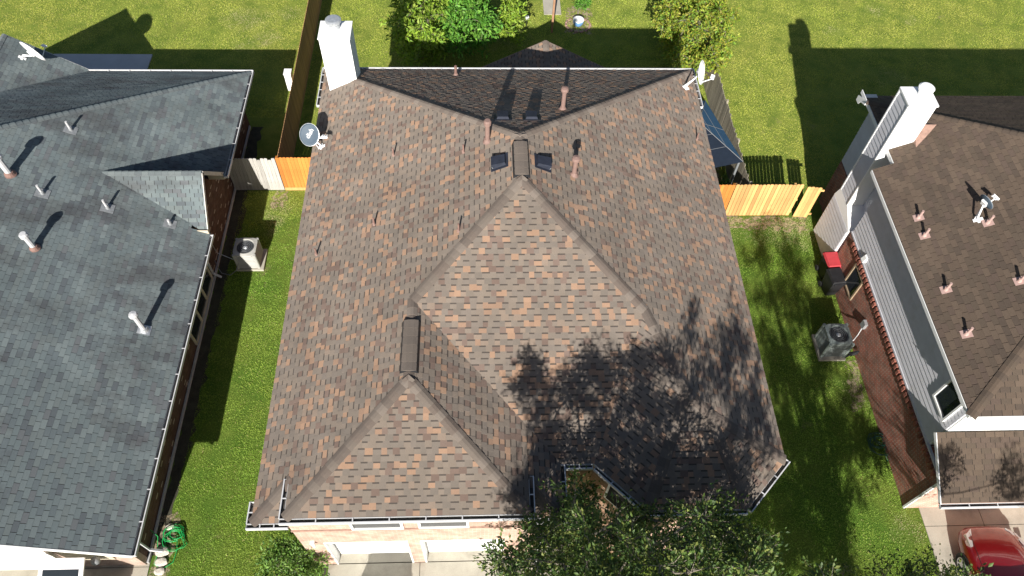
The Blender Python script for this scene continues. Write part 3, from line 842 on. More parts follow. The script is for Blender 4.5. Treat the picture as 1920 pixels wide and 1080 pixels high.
def board(house, name, p, q, w, h, mat, up=(0, 0, 1)):
    m = MB()
    m.beam(p, q, w, h, up)
    return m.build(name, mat, house)


def vent_pipe(house, base, h, r, pm, bm_=None, cap=None, plate=None, tilt_n=None):
    b = Vector(base)
    m = MB()
    m.tube([b - Vector((0, 0, .1)), b + Vector((0, 0, h))], r, 10)
    if cap == 'mushroom':
        m.lathe([(r, -.02), (r * 1.7, .0), (r * 1.8, .06), (r * 1.5, .12), (.001, .15)], b + Vector((0, 0, h)), n=12)
    elif cap == 'collar':
        m.lathe([(r * 1.02, -.14), (r * 1.6, -.12), (r * 1.6, -.02), (r * 1.15, .03), (.001, .035)], b + Vector((0, 0, h)), n=12)
    o = m.build('vent_pipe', M[pm], house, smooth=False)
    n = tilt_n or Vector((0, 0, 1))
    f = MB()
    f.lathe([(r * 2.1, .012), (r * 1.7, .03), (r * 1.3, .08), (r * 1.08, .12)], b, axis=n * .6 + Vector((0, 0, .4)), n=12)
    if plate:
        s = Vector((0, 1, 0)) if abs(n.x) > abs(n.y) else Vector((1, 0, 0))
        f.obox(b + n * .016, s, n.cross(s), n, plate, plate * 1.15, .004)
    f.build('flashing', M[bm_ or pm], o)
    return o


def satellite_dish(label, foot, up_n, dish_c, face, radius, mat, foot_mat='dish_white', arm_len=.5, text=None, group=None, lnb_at=None, rim_mat=None):
    """foot plate on the roof, bent mast, elliptical reflector and a feed arm carrying the receiver"""
    foot, dish_c, face = Vector(foot), Vector(dish_c), Vector(face).normalized()
    t = thing('satellite_dish', label, 'satellite dish', foot, group)
    s = face.cross(Vector((0, 0, 1)))
    s = s.normalized() if s.length > .1 else Vector((1, 0, 0))
    u = s.cross(face)
    # reflector: shallow bowl with thickness
    m = MB()
    n, rings = 28, 5
    vs, fs = [], []
    for side in (0, 1):
        for i in range(rings + 1):
            rr = radius * i / rings
            dz = .14 * radius * ((i / rings) ** 2 - 1) - side * .012
            for k in range(n):
                a = 2 * math.pi * k / n
                vs.append(dish_c + s * (rr * .93 * math.cos(a)) + u * (rr * 1.05 * math.sin(a)) + face * dz)
    st = (rings + 1) * n
    for i in range(rings):
        for k in range(n):
            k2 = (k + 1) % n
            fs.append((i * n + k, i * n + k2, (i + 1) * n + k2, (i + 1) * n + k))
            fs.append((st + i * n + k2, st + i * n + k, st + (i + 1) * n + k, st + (i + 1) * n + k2))
    for k in range(n):
        k2 = (k + 1) % n
        fs.append((rings * n + k, rings * n + k2, st + rings * n + k2, st + rings * n + k))
    m.add(vs, fs)
    refl = m.build('reflector', M[mat], t, smooth=True)
    rim = MB()
    rim.tube([dish_c + s * (radius * .93 * math.cos(2 * math.pi * k / n)) + u * (radius * 1.05 * math.sin(2 * math.pi * k / n)) for k in range(n + 1)], .008, 6, cap=False)
    rim.build('rim', M[rim_mat or foot_mat], refl)
    back = dish_c - face * (.14 * radius + .05)
    m = MB()
    knee = foot + Vector(up_n) * .18
    m.tube([foot, knee, back - u * radius * .25, back], .028, 8)
    m.obox(back, s, u, face, .09, .12, .035)
    m.build('mast', M[foot_mat], t)
    m = MB()
    nn = Vector(up_n).normalized()
    s2 = nn.cross(Vector((0, 1, 0))).normalized()
    m.obox(foot + nn * .02, s2, nn.cross(s2), nn, .14, .05, .012)
    m.obox(foot + nn * .03, nn.cross(s2), s2, nn, .12, .04, .012)
    m.tube([foot + nn * .02 + s2 * .13, back - u * radius * .3], .012, 6)
    m.build('foot_bracket', M[foot_mat], t)
    lnb = Vector(lnb_at) if lnb_at else dish_c + face * arm_len - u * radius * .55
    m = MB()
    m.tube([back - u * radius * .2 if lnb_at else dish_c - u * radius * 1.0 - face * .02, lnb], .018, 6)
    m.build('feed_arm', M[foot_mat], t)
    m = MB()
    for dx in (-.07, 0.0, .07):
        m.tube([lnb + s * dx + u * .06, lnb + s * dx + u * .1 - face * .09], .028, 8)
    m.obox(lnb + u * .04, s, u, face, .11, .03, .03)
    m.build('receiver', M[foot_mat], t)
    if text:
        cu = bpy.data.curves.new('lettering', 'FONT')
        cu.body = text
        cu.size = radius * .62
        cu.align_x = 'CENTER'
        cu.align_y = 'CENTER'
        cu.extrude = .002
        tmp = bpy.data.objects.new('lettering_tmp', cu)
        COL.objects.link(tmp)
        dg = bpy.context.evaluated_depsgraph_get()
        me = bpy.data.meshes.new_from_object(tmp.evaluated_get(dg))
        bpy.data.objects.remove(tmp)
        me.materials.clear()
        me.materials.append(M['dish_white'])
        # writing runs steeply up the reflector
        a = math.radians(62)
        ex, ey = s * math.cos(a) * -1 + u * math.sin(a), -s * math.sin(a) * -1 + u * math.cos(a)
        if ex.cross(ey).dot(face) < 0:
            ex = s * math.cos(a) + u * math.sin(a)
            ey = -s * math.sin(a) + u * math.cos(a)
        for vtx in me.vertices:
            x, y, zz = vtx.co
            cx, cy = ex * x, ey * y
            pp = cx + cy
            rr = math.hypot(pp.dot(s) / .93, pp.dot(u) / 1.05) / radius
            vtx.co = dish_c + u * radius * .12 + pp + face * (.14 * radius * (rr * rr - 1) + .012 + zz)
        o = bpy.data.objects.new('lettering', me)
        COL.objects.link(o)
        attach(o, refl)
    return t


def window(house, axis, a0, a1, z0, z1, plane, out, trim='white_paint', pane='glass', name='window', mullions=0, depth=.06):
    """axis 'x': wall runs along x at y = plane; axis 'y': along y at x = plane; out = +-1"""
    def bx(m, a, b, c, d, e0, e1):
        lo, hi = sorted((plane + out * e0, plane + out * e1))
        if axis == 'x':
            m.box(a, b, lo, hi, c, d)
        else:
            m.box(lo, hi, a, b, c, d)
    t = .07
    m = MB()
    bx(m, a0 - t, a1 + t, z0 - t, z0, -.02, depth)
    bx(m, a0 - t, a1 + t, z1, z1 + t, -.02, depth)
    bx(m, a0 - t, a0, z0, z1, -.02, depth)
    bx(m, a1, a1 + t, z0, z1, -.02, depth)
    for k in range(mullions):
        c = a0 + (a1 - a0) * (k + 1) / (mullions + 1)
        bx(m, c - .045, c + .045, z0, z1, -.02, depth * .9)
    w = m.build(name, M[trim], house)
    for k in range(mullions + 1):
        b0 = a0 + (a1 - a0) * k / (mullions + 1) + (.05 if k else 0)
        b1 = a0 + (a1 - a0) * (k + 1) / (mullions + 1) - (.05 if k < mullions else 0)
        m = MB()
        bx(m, b0 + .004, b1 - .004, z0 + .004, z1 - .004, .004, .014)
        m.build('pane', M[pane], w)
    return w


def clapboards(house, x, y0, y1, z0, z1, out=-1, exp=.19, mat='siding'):
    """lapped boards on a wall at x, running along y"""
    z = z0
    while z < z1 - .03:
        h = min(exp, z1 - z)
        m = MB()
        m.hexa([(x, y0, z), (x + out * .028, y0, z), (x + out * .028, y1, z), (x, y1, z),
                (x, y0, z + h), (x + out * .006, y0, z + h), (x + out * .006, y1, z + h), (x, y1, z + h)])
        m.build('clapboard', M[mat], house)
        z += exp


def downspout(house, pts, w=.07):
    m = MB()
    for a, b in zip(pts[:-1], pts[1:]):
        m.beam(a, b, w, w * .8, up=(0, .3, 1))
    return m.build('downspout', M['gutter_white'], house)

# ------------------------------------------------------------------ the house in the middle
XL, XR, YB, EZ, PS = -5.79, 8.01, 22.45, 5.43, .5017
XM = (XL + XR) / 2
RZ = EZ + PS * (XR - XL) / 2
A1, A2 = (XM, 15.55), (XM, 13.89)
J, G = (-1.876, 10.90), (-1.876, 8.57)
GZ = 7.394
GE, GEZ = 5.57, 5.89                       # raised eave of the garage hip
GL, GR = G[0] - 3.0, G[0] + 3.0
XS = 2.0
house = thing('brick_house', 'large middle house with mottled brown shingle roof and white chimney', 'house', (1.1, 14, 0))
roof = Roof(house, 'arch', 3)
sL = Slope(PS, 0, XL, 0, EZ)
sR = Slope(-PS, 0, XR, 0, EZ)
sB = Slope(0, -PS, 0, YB, EZ)
sF = Slope(0, PS, 0, 6.99, EZ)
sGF = Slope(0, PS, 0, GE, GEZ)
sGR = Slope(-PS, 0, G[0], 0, GZ)
sGR.vref = -XS
sF1 = Slope(0, PS, 0, 5.6, EZ)
r2 = PS / math.sqrt(2)
sL45 = Slope(r2, r2, 2.9, 6.99, EZ)
sR45 = Slope(-r2, r2, 8.01, 6.99, EZ)
sF2 = Slope(0, PS, 0, 5.72, EZ)
B1, B2, B3 = (5.843, 7.887), (5.295, 8.435), (4.4, 10.6)
hy = 5.6 + (GL - XL)
roof.slope(sL, [[(XL, YB), A1, A2, J, (XL, J[1])], [(XL, J[1]), J, G, (XL, G[1])],
                [(GL, G[1]), G, (GL, GE)], [(XL, G[1]), (GL, G[1]), (GL, hy), (XL, 5.6)]])
roof.slope(sR, [[B3, (XR, B3[1]), (XR, YB), A1, A2], [B3, (XR, B3[1]), (XR, 6.99), B1, B2]])
roof.slope(sB, [[(XL, YB), A1, (XR, YB)]])
roof.slope(sF, [[A2, J, (XS, 7.02), (XS, 6.99), (2.9, 6.99), B3]])
roof.slope(sGF, [[G, (GL, GE), (GR, GE)]])
hy2 = 5.6 + (XS - GR)
roof.slope(sGR, [[J, G, (GR, GE), (GR, J[1] - (GR - J[0]))], [(GR, J[1] - (GR - J[0])), (GR, hy2), (XS, 5.6), (XS, 7.02)]])
roof.slope(sF1, [[(XL, 5.6), (GL, hy), (GL, 5.6)], [(GR, hy2), (GR, 5.6), (XS, 5.6)]])
roof.slope(sL45, [[(2.9, 6.99), (4.17, 5.72), B2, B3]])
roof.slope(sF2, [[(4.17, 5.72), (6.74, 5.72), B1, B2]])
roof.slope(sR45, [[(6.74, 5.72), (8.01, 6.99), B1]])
# porch roof behind the house
PX, PY, PZ = 2.79, 26.52, 3.6
sPL = Slope(.53, 0, PX - 2.9, 0, PZ - .53 * 2.9)
sPR = Slope(-.53, 0, PX + 2.9, 0, PZ - .53 * 2.9)
roof.slope(sPL, [[(PX - 2.9, 22.0), (PX, 22.0), (PX, PY), (PX - 2.9, PY)]])
roof.slope(sPR, [[(PX + 2.9, 22.0), (PX, 22.0), (PX, PY), (PX + 2.9, PY)]])


def P3(s, p):
    return (p[0], p[1], s.z(*p))


roof.cap_line(P3(sL, (XL, YB)), P3(sL, A1), sL, sB, .22)
roof.cap_line(P3(sR, (XR, YB)), P3(sR, A1), sR, sB, .22)
roof.cap_line(P3(sL, A2), P3(sL, A1), sL, sR, .22)
roof.cap_line(P3(sL, J), P3(sL, A2), sL, sF, .22)
roof.cap_line(P3(sR, B3), P3(sR, A2), sR, sF, .22)
roof.cap_line(P3(sL45, B2), P3(sL45, B3), sR, sL45, .22)
roof.cap_line(P3(sF2, B1), P3(sF2, B2), sR, sF2, .22)
roof.cap_line(P3(sR45, (8.01, 6.99)), P3(sR45, B1), sR, sR45, .22)
roof.cap_line(P3(sR45, (6.74, 5.72)), P3(sR45, B1), sF2, sR45, .22)
roof.cap_line(P3(sL45, (4.17, 5.72)), P3(sL45, B2), sL45, sF2, .22)
roof.cap_line(P3(sL, G), P3(sL, J), sL, sGR, .22)
roof.cap_line(P3(sGF, (GL, GE)), P3(sGF, G), sL, sGF, .22)
roof.cap_line(P3(sGF, (GR, GE)), P3(sGF, G), sGR, sGF, .22)
roof.cap_line(P3(sF1, (XL, 5.6)), P3(sF1, (GL, hy)), sL, sF1, .22)
roof.cap_line(P3(sF1, (XS, 5.6)), P3(sF1, (GR, hy2)), sGR, sF1, .22)
roof.cap_line((PX, PY, PZ), (PX, 22.0, PZ), sPL, sPR, .22)
main_roof = roof.finish()

# walls
m = MB()
m.prism([(XL + .35, YB - .35), (XL + .35, 7.35), (1.7, 7.35), (3.05, 7.35), (4.3, 6.1), (6.6, 6.1), (7.66, 7.2), (7.66, YB - .35)][::-1], 0, EZ - .12)
m.build('wall', M['brick_sunlit_y'], house)
# garage front: brick with two door openings
gy = 5.9
m = MB()
D = [(-4.58, -2.2), (-1.84, .58)]
xs = [-5.2, D[0][0], D[0][1], D[1][0], D[1][1], 1.5]
for i in (0, 2, 4):
    m.box(xs[i], xs[i + 1], gy, gy + .38, 0, 2.46)
m.box(-5.2, 1.5, gy, gy + .38, 2.46, 5.32)
m.box(-5.2, -4.82, gy + .38, 7.35, 0, 5.32)
m.box(1.12, 1.5, gy + .38, 7.35, 0, 5.32)
m.box(GL + .3, GR - .3, gy + .004, 7.0, 5.32, 5.78)
gw = m.build('wall', M['brick_sunlit_x'], house)
gw['label'] = 'sunlit pale pink brick garage front'
m = MB()
m.box(-5.22, 1.52, gy - .03, gy - .002, 3.66, 3.74)
m.build('brick_ledge', M['ledge'], house)
for x0, x1 in D:
    m = MB()
    m.box(x0 + .05, x1 - .05, gy + .30, gy + .34, .03, 2.4)
    dr = m.build('garage_door', M['white_paint'], house)
    for k in range(4):
        p = MB()
        for c in range(4):
            w = (x1 - x0 - .2) / 4
            a = x0 + .1 + c * w
            p.box(a + .05, a + w - .05, gy + .288, gy + .3 + .002, .12 + k * .57, .54 + k * .57)
        p.build('door_panel', M['white_paint'], dr)
    m = MB()
    for a, b in ((x0, x0 + .05), (x1 - .05, x1)):
        m.box(a, b, gy - .012, gy + .36, .03, 2.46)
    m.box(x0 + .05, x1 - .05, gy - .012, gy + .36, 2.41, 2.46)
    m.build('door_frame', M['white_paint'], house)
for x0, x1 in ((-3.5, -2.24), (-1.7, -.48)):
    window(house, 'x', x0, x1, 3.86, 4.75, gy, -1, pane='screen', depth=.05)
# soffits and fascias
m = MB()
m.prism([(XL + .02, YB - .02), (XL + .02, 6.6), (1.95, 6.6), (1.95, 7.02), (2.91, 7.02), (4.18, 5.75), (6.73, 5.75), (7.98, 7.0), (7.98, YB - .02)][::-1], EZ - .14, EZ - .12)
m.prism([(XL + .02, 5.63), (GL - .02, 5.63), (GL - .02, 6.6), (XL + .02, 6.6)], EZ - .141, EZ - .121)
m.prism([(GR + .02, 5.63), (XS - .02, 5.63), (XS - .02, 6.6), (GR + .02, 6.6)], EZ - .141, EZ - .121)
m.prism([(GL + .02, 5.6), (GR - .02, 5.6), (GR - .02, 6.6), (GL + .02, 6.6)], GEZ - .14, GEZ - .12)
m.build('soffit', M['soffit'], house)
EAVES = [((XL, YB), (XR, YB), EZ), ((XL, 5.6), (XL, YB), EZ), ((XR, 6.99), (XR, YB), EZ), ((XL, 5.6), (GL, 5.6), EZ),
         ((GL, GE), (GR, GE), GEZ), ((GL, GE), (GL, hy), GEZ), ((GR, GE), (GR, hy2), GEZ), ((GR, 5.6), (XS, 5.6), EZ),
         ((XS, 5.6), (XS, 6.99), EZ), ((XS, 6.99), (2.9, 6.99), EZ), ((2.9, 6.99), (4.17, 5.72), EZ), ((4.17, 5.72), (6.74, 5.72), EZ), ((6.74, 5.72), (8.01, 6.99), EZ)]
for p, q, z in EAVES:
    d = Vector((q[0] - p[0], q[1] - p[1], 0)).normalized() * .012
    board(house, 'fascia', (p[0] + d.x, p[1] + d.y, z - .085), (q[0] - d.x, q[1] - d.y, z - .085), .022, .13, M['white_paint'])
gz = EZ - .015
gutter(house, (XL - .1, YB), (XR + .1, YB), gz, (0, 1))
gutter(house, (XL, 20.55), (XL, YB + .1), gz, (-1, 0), .5)
gutter(house, (XR, 20.5), (XR, YB + .1), gz, (1, 0), .5)
gutter(house, (XL - .12, 5.59), (GL, 5.59), gz, (0, -1), .5)
gutter(house, (XL, 5.6), (XL, 6.15), gz, (-1, 0), .3)
gutter(house, (GL - .12, GE - .008), (GR + .12, GE - .008), GEZ - .015, (0, -1), .95)
gutter(house, (GL - .01, GE), (GL - .01, hy + .05), GEZ - .015, (-1, 0), .6)
gutter(house, (GR + .01, GE), (GR + .01, hy2 + .05), GEZ - .015, (1, 0), .6)
gutter(house, (GR, 5.59), (XS + .11, 5.59), gz, (0, -1), .5)
gutter(house, (XS, 5.6), (XS, 6.97), gz + .015, (1, 0), .6)
gutter(house, (XS + .14, 6.985), (2.86, 6.985), gz, (0, -1), .5)
gutter(house, (2.96, 6.93), (4.19, 5.70), gz, (-1, -1), .8)
gutter(house, (4.2, 5.71), (6.72, 5.71), gz, (0, -1), .8)
gutter(house, (6.74, 5.72), (8.05, 7.03), gz, (1, -1), .8)
downspout(house, [(1.58, 5.55, EZ - .1), (1.58, 5.8, EZ - .5), (1.58, 5.8, .1)])
# entry recess: columns, door, window over it
m = MB()
m.box(1.66, 2.0, 7.3, 7.349, 0.02, 2.4)
m.box(2.75, 3.02, 7.3, 7.349, 0.02, 2.4)
m.build('door_surround', M['white_paint'], house)
m = MB()
m.box(2.05, 2.72, 7.31, 7.349, .03, 2.25)
dr = m.build('front_door', M['lamp_dark'], house)
m = MB()
m.lathe([(.03, 0), (.035, .03), (.001, .05)], (2.65, 7.31, 1.05), axis=(0, -1, 0), n=10)
m.build('handle', M['galv'], dr)
m = MB()
m.box(1.86, 2.97, 7.09, 7.345, 2.5, EZ - .15)
m.hexa([(2.98, 7.08, 0), (4.25, 5.81, 0), (4.4, 5.96, 0), (3.13, 7.23, 0), (2.98, 7.08, EZ - .15), (4.25, 5.81, EZ - .15), (4.4, 5.96, EZ - .15), (3.13, 7.23, EZ - .15)])
m.build('entry_wall', M['brick_shaded_x'], house)


def diag(a, b, off, z0, z1):
    """box on the angled wall between a and b metres along it"""
    e = Vector((.7071, -.7071, 0))
    n = Vector((-.7071, -.7071, 0))
    o = Vector((2.98, 7.08, 0))
    q = [o + e * a, o + e * b, o + e * b + n * off, o + e * a + n * off]
    q = [q[3], q[2], q[1], q[0]]
    mb = MB()
    mb.hexa([(p.x, p.y, z0) for p in q] + [(p.x, p.y, z1) for p in q])
    return mb


wv = diag(.55, 1.6, .045, 3.72, 4.95).build('window', M['white_paint'], house)
diag(.62, 1.53, .052, 3.79, 4.88).build('pane', M['insect_screen'], wv)
# wall lamp beside the right garage door
m = MB()
m.lathe([(.001, -.2), (.1, -.16), (.16, -.02), (.15, .08), (.08, .17), (.03, .2), (.03, .28)], (1.02, 5.62, 1.8), n=14)
m.tube([(1.02, 5.62, 2.08), (1.02, 5.78, 2.14), (1.02, 5.9, 2.05)], .018, 6)
m.build('wall_lamp', M['lamp_dark'], house, smooth=True)
m = MB()
m.obox((-4.85, 5.86, 2.62), (1, 0, 0), (0, 1, 0), (0, 0, 1), .06, .05, .05)
m.tube([(-4.85, 5.84, 2.62), (-4.78, 5.74, 2.56)], .04, 8)
m.build('security_light', M['white_paint'], house)
# porch posts and beam
for x in (PX - 2.6, PX + 2.6):
    m = MB()
    m.box(x - .07, x + .07, PY - .5, PY - .36, .05, 2.1)
    m.build('porch_post', M['white_paint'], house)
m = MB()
m.add([(PX - 2.7, PY - .3, 2.1), (PX + 2.7, PY - .3, 2.1), (PX, PY - .3, PZ - .1), (PX - 2.7, PY - .24, 2.1), (PX + 2.7, PY - .24, 2.1), (PX, PY - .24, PZ - .1)],
      [(0, 1, 2), (5, 4, 3), (0, 3, 4, 1), (1, 4, 5, 2), (2, 5, 3, 0)])
m.build('porch_gable', M['siding_white'], house)
for sg in (-1, 1):
    board(house, 'rake_board', (PX + sg * 2.92, PY + .01, PZ - 1.537 - .06), (PX, PY + .01, PZ - .06), .03, .1, M['ledge'], up=(sg, 0, 2))

# chimney
m = MB()
cx0, cx1, cy0, cy1, cz = -5.45, -4.42, 21.09, 22.0, 7.86
m.box(cx0, cx1, cy0, cy1, EZ - .2, cz)
ch = m.build('chimney', M['siding_white'], house)
m = MB()
m.add([(cx0 - .03, cy0 - .03, cz - .02), (cx1 + .03, cy0 - .03, cz - .02), (cx1 + .03, cy1 + .03, cz - .02), (cx0 - .03, cy1 + .03, cz - .02),
       (cx0 - .03, cy0 - .03, cz + .015), (cx1 + .03, cy0 - .03, cz + .015), (cx1 + .03, cy1 + .03, cz + .015), (cx0 - .03, cy1 + .03, cz + .015), ((cx0 + cx1) / 2, (cy0 + cy1) / 2, cz + .06)],
      [(0, 1, 5, 4), (1, 2, 6, 5), (2, 3, 7, 6), (3, 0, 4, 7), (4, 5, 8), (5, 6, 8), (6, 7, 8), (7, 4, 8), (3, 2, 1, 0)])
m.build('chase_cover', M['siding_white'], ch)
m = MB()
m.lathe([(.19, 0), (.19, .16), (.17, .17), (.17, .24), (.26, .25), (.27, .33), (.22, .36), (.001, .37)], ((cx0 + cx1) / 2 - .02, (cy0 + cy1) / 2 + .08, cz + .04), n=20)
m.build('flue_cap', M['galv'], ch, smooth=False)

# ridge vents: raised covers with dark louvred sides
def ridge_vent(x, y0, y1, z, name='ridge_vent'):
    m = MB()
    m.hexa([(x - .24, y0, z - .1), (x + .24, y0, z - .1), (x + .24, y1, z - .1), (x - .24, y1, z - .1),
            (x - .2, y0 + .01, z + .03), (x + .2, y0 + .01, z + .03), (x + .2, y1 - .01, z + .03), (x - .2, y1 - .01, z + .03)])
    o = m.build(name, M['black'], house)
    n = max(1, int((y1 - y0) / .24))
    for k in range(n):
        a, b = y0 + (y1 - y0) * k / n, y0 + (y1 - y0) * (k + 1) / n
        c = MB()
        pf = [(-.195, .028), (-.08, .062), (.08, .062), (.195, .028)]
        vs = [(x + u, a + .004, z + h + .008) for u, h in pf] + [(x + u, b, z + h) for u, h in pf]
        col = rnd.choice([(.142, .118, .1), (.132, .11, .094), (.124, .104, .09)])
        c.add(vs, [(0, 1, 5, 4), (1, 2, 6, 5), (2, 3, 7, 6), (0, 3, 2, 1), (4, 5, 6, 7)], col)
        c.build('vent_cover', M['shingle_brown'], o)


ridge_vent(XM, 13.98, 15.25, RZ)
ridge_vent(G[0], 8.75, 10.25, GZ)


def roof_vent(sl, x, y):
    """low dark hood, open on its downhill side"""
    c = sl.pt(x, y)
    n = sl.n
    up = Vector((sl.up[0], sl.up[1], sl.g)).normalized()
    u = up.cross(n)
    m = MB()
    m.obox(c + n * .016, u, up, n, .27, .27, .004)
    a = [c - u * .19 - up * .2, c + u * .19 - up * .2, c + u * .19 + up * .2, c - u * .19 + up * .2]
    m.hexa([p + n * .02 for p in a] + [a[0] + n * .17 + u * .02, a[1] + n * .17 - u * .02, a[2] + n * .1 - u * .03, a[3] + n * .1 + u * .03])
    o = m.build('roof_vent', M['vent_navy'], house)
    m = MB()
    m.obox(c - up * .204 + n * .06, u, up, n, .18, .012, .03)
    m.build('louvre', M['galv'], o)


roof_vent(sL, .52, 14.75)
roof_vent(sR, 1.74, 14.73)
roof_vent(sB, .66, 17.0)
roof_vent(sB, 1.54, 17.0)
for x, y in ((-5.02, 13.57), (-3.2, 14.0), (-.64, 12.73), (-2.76, 16.6), (-.53, 15.64)):
    vent_pipe(house, sL.pt(x, y), .33, .026, 'pipe_brown', 'pipe_pink', tilt_n=sL.n)
vent_pipe(house, sR.pt(7.5, 18.54), .33, .026, 'pipe_brown', 'pipe_pink', tilt_n=sR.n)
vent_pipe(house, sB.pt(-.91, 21.7), .42, .05, 'pipe_brown', 'pipe_pink', tilt_n=sB.n)
vent_pipe(house, sL.pt(.18, 15.75), .8, .07, 'pipe_pink', 'pipe_pink', cap='collar', tilt_n=sL.n)
vent_pipe(house, sR.pt(2.68, 14.72), .6, .07, 'pipe_pink', 'pipe_pink', cap='mushroom', tilt_n=sR.n)
vent_pipe(house, sB.pt(2.59, 17.82), .75, .07, 'pipe_pink', 'pipe_pink', cap='mushroom', tilt_n=sB.n)

satellite_dish('round grey satellite dish with white lettering on the left eave', sL.pt(-5.42, 18.28), sL.n, (-5.78, 18.42, 6.05), (-.1, -.75, .66), .36, 'dish_grey', arm_len=.4, text='dish', lnb_at=(-5.28, 18.3, 6.0), rim_mat='galv')
satellite_dish('white satellite dish seen edge-on at the rear right corner', sR.pt(7.53, 21.2), (.3, 0, .95), (7.98, 21.25, 6.35), (.86, -.4, .3), .42, 'dish_white', arm_len=.42)

# ------------------------------------------------------------------ house on the left (grey shingles, one storey)
lh = thing('brick_house', 'single-storey dark brick house with grey-green shingle roof on the left', 'house', (-15, 15, 0))
LS, LX, LYB, LYF, LZ, LRX = .48, -9.83, 25.64, 5.62, 2.6, -17.5
lr = Roof(lh, 'grey', 5)
tR = Slope(-LS, 0, LX, 0, LZ)
tB = Slope(0, -LS, 0, LYB, LZ)
tL = Slope(LS, 0, 2 * LRX - LX, 0, LZ)
ap = (LRX, LYB - (LX - LRX))
h1 = LX - (LYB - 19.65)
lr.slope(tR, [[(LX, 19.65), (LX, LYB), (h1, 19.65)], [(-10.42, 16.95), (-10.42, 19.65), (h1, 19.65), ap, (LRX, 16.95)],
              [(LX, LYF), (LX, 16.95), (LRX, 16.95), (LRX, LYF)]])
lr.slope(tB, [[(LX, LYB), ap, (2 * LRX - LX, LYB)]])
lr.slope(tL, [[(2 * LRX - LX, LYB), ap, (LRX, LYF), (2 * LRX - LX, LYF)]], tiles=False)
# rear wing gable
WX, WY, WR = -16.62, 25.78, -19.2
tW = Slope(-.69, 0, WX, 0, LZ - .01)
tW2 = Slope(.69, 0, 2 * WR - WX, 0, LZ - .01)
wz = tW.z(WR, 0)
vy = LYB - (wz - LZ) / LS
lr.slope(tW, [[(WX, WY), (WX, LYB), (WR, vy), (WR, WY)]])
lr.slope(tW2, [[(2 * WR - WX, WY), (2 * WR - WX, LYB), (WR, vy), (WR, WY)]], tiles=False)
# steep cross gable on the right side
CY, CZ, CS = 18.39, 4.3, 1.13
cxr = LX - (CZ - LZ) / LS
tC = Slope(0, CS, 0, CY - (CZ - LZ) / CS, LZ)
tC2 = Slope(0, -CS, 0, CY + (CZ - LZ) / CS, LZ)
yc0, yc1 = CY - (CZ - LZ) / CS, CY + (CZ - LZ) / CS
lr.slope(tC, [[(-9.9, yc0), (-9.9, CY), (cxr, CY)]])
lr.slope(tC2, [[(-9.9, yc1), (-9.9, CY), (cxr, CY)]])
gp = [STYLES['grey']['pal'][i] for i in (0, 1, 2, 3)]
lr.cap_line(P3(tR, (LX, LYB)), P3(tR, ap), tR, tB, .22, pal=gp)
lr.cap_line((LRX, LYF, tR.z(LRX, 0)), P3(tR, ap), tR, tL, .22, pal=gp)
lr.cap_line((-9.9, CY, CZ), (cxr, CY, CZ), tC, tC2, .22, pal=gp)
lr.cap_line((WR, WY, wz), (WR, vy, wz), tW, tW2, .22, pal=gp)
lr.finish()
m = MB()
m.box(2 * LRX + 10.45, -10.45, 6.05, 25.2, 0, LZ - .1)
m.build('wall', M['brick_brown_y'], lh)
m = MB()
zr_ = tR.z(LRX, 0) - .12
x2 = 2 * LRX + 10.43
m.add([(x2, 6.0, 0.0), (-10.43, 6.0, 0.0), (-10.43, 6.0, LZ + .1), (LRX, 6.0, zr_), (x2, 6.0, LZ + .1),
       (x2, 6.2, 0.0), (-10.43, 6.2, 0.0), (-10.43, 6.2, LZ + .1), (LRX, 6.2, zr_), (x2, 6.2, LZ + .1)],
      [(0, 1, 2, 3, 4), (9, 8, 7, 6, 5), (0, 5, 6, 1), (1, 6, 7, 2), (2, 7, 8, 3), (3, 8, 9, 4), (4, 9, 5, 0)])
m.build('front_wall', M['brick_brown_sunlit_x'], lh)
m = MB()
m.add([(-10.46, yc0 + .25, LZ - .1), (-10.46, yc1 - .25, LZ - .1), (-10.46, CY, CZ - .2), (-10.6, yc0 + .25, LZ - .1), (-10.6, yc1 - .25, LZ - .1), (-10.6, CY, CZ - .2)],
      [(0, 1, 2), (5, 4, 3), (1, 4, 5, 2), (2, 5, 3, 0), (0, 3, 4, 1)])
m.build('gable_wall', M['brick_brown_y'], lh)
for sg, yy in ((1, yc0), (-1, yc1)):
    board(lh, 'rake_board', (-9.89, yy, LZ - .09), (-9.89, CY, CZ - .09), .025, .14, M['soffit'], up=(0, -sg, 1))
m = MB()
m.box(LX - .6, LX - .02, 19.66, 19.69, LZ - .14, LZ + .2)
m.box(LX - .6, LX - .02, 16.9, 16.93, LZ - .14, LZ + .2)
m.build('eave_return', M['beige'], lh)
m = MB()
for y0, y1 in ((LYF + .03, 16.9), (19.69, LYB - .03)):
    m.box(-10.47, LX - .02, y0, y1, LZ - .14, LZ - .12)
m.box(2 * LRX - LX + .02, LX - .02, 25.19, LYB - .02, LZ - .145, LZ - .125)
m.build('soffit', M['soffit'], lh)
board(lh, 'fascia', (LX - .012, LYF, LZ - .09), (LX - .012, 16.9, LZ - .09), .022, .13, M['white_paint'])
board(lh, 'fascia', (LX - .012, 19.7, LZ - .09), (LX - .012, LYB, LZ - .09), .022, .13, M['white_paint'])
board(lh, 'fascia', (2 * LRX - LX, LYB - .012, LZ - .09), (LX - .03, LYB - .012, LZ - .09), .022, .13, M['white_paint'])
board(lh, 'rake_board', (LX + .02, LYF - .012, LZ - .08), (LRX, LYF - .012, tR.z(LRX, 0) - .08), .024, .16, M['white_paint'], up=(1, 0, 2))
board(lh, 'rake_soffit', (LX, LYF + .2, LZ - .2), (LRX, LYF + .2, tR.z(LRX, 0) - .2), .36, .02, M['soffit'], up=(1, 0, 2))
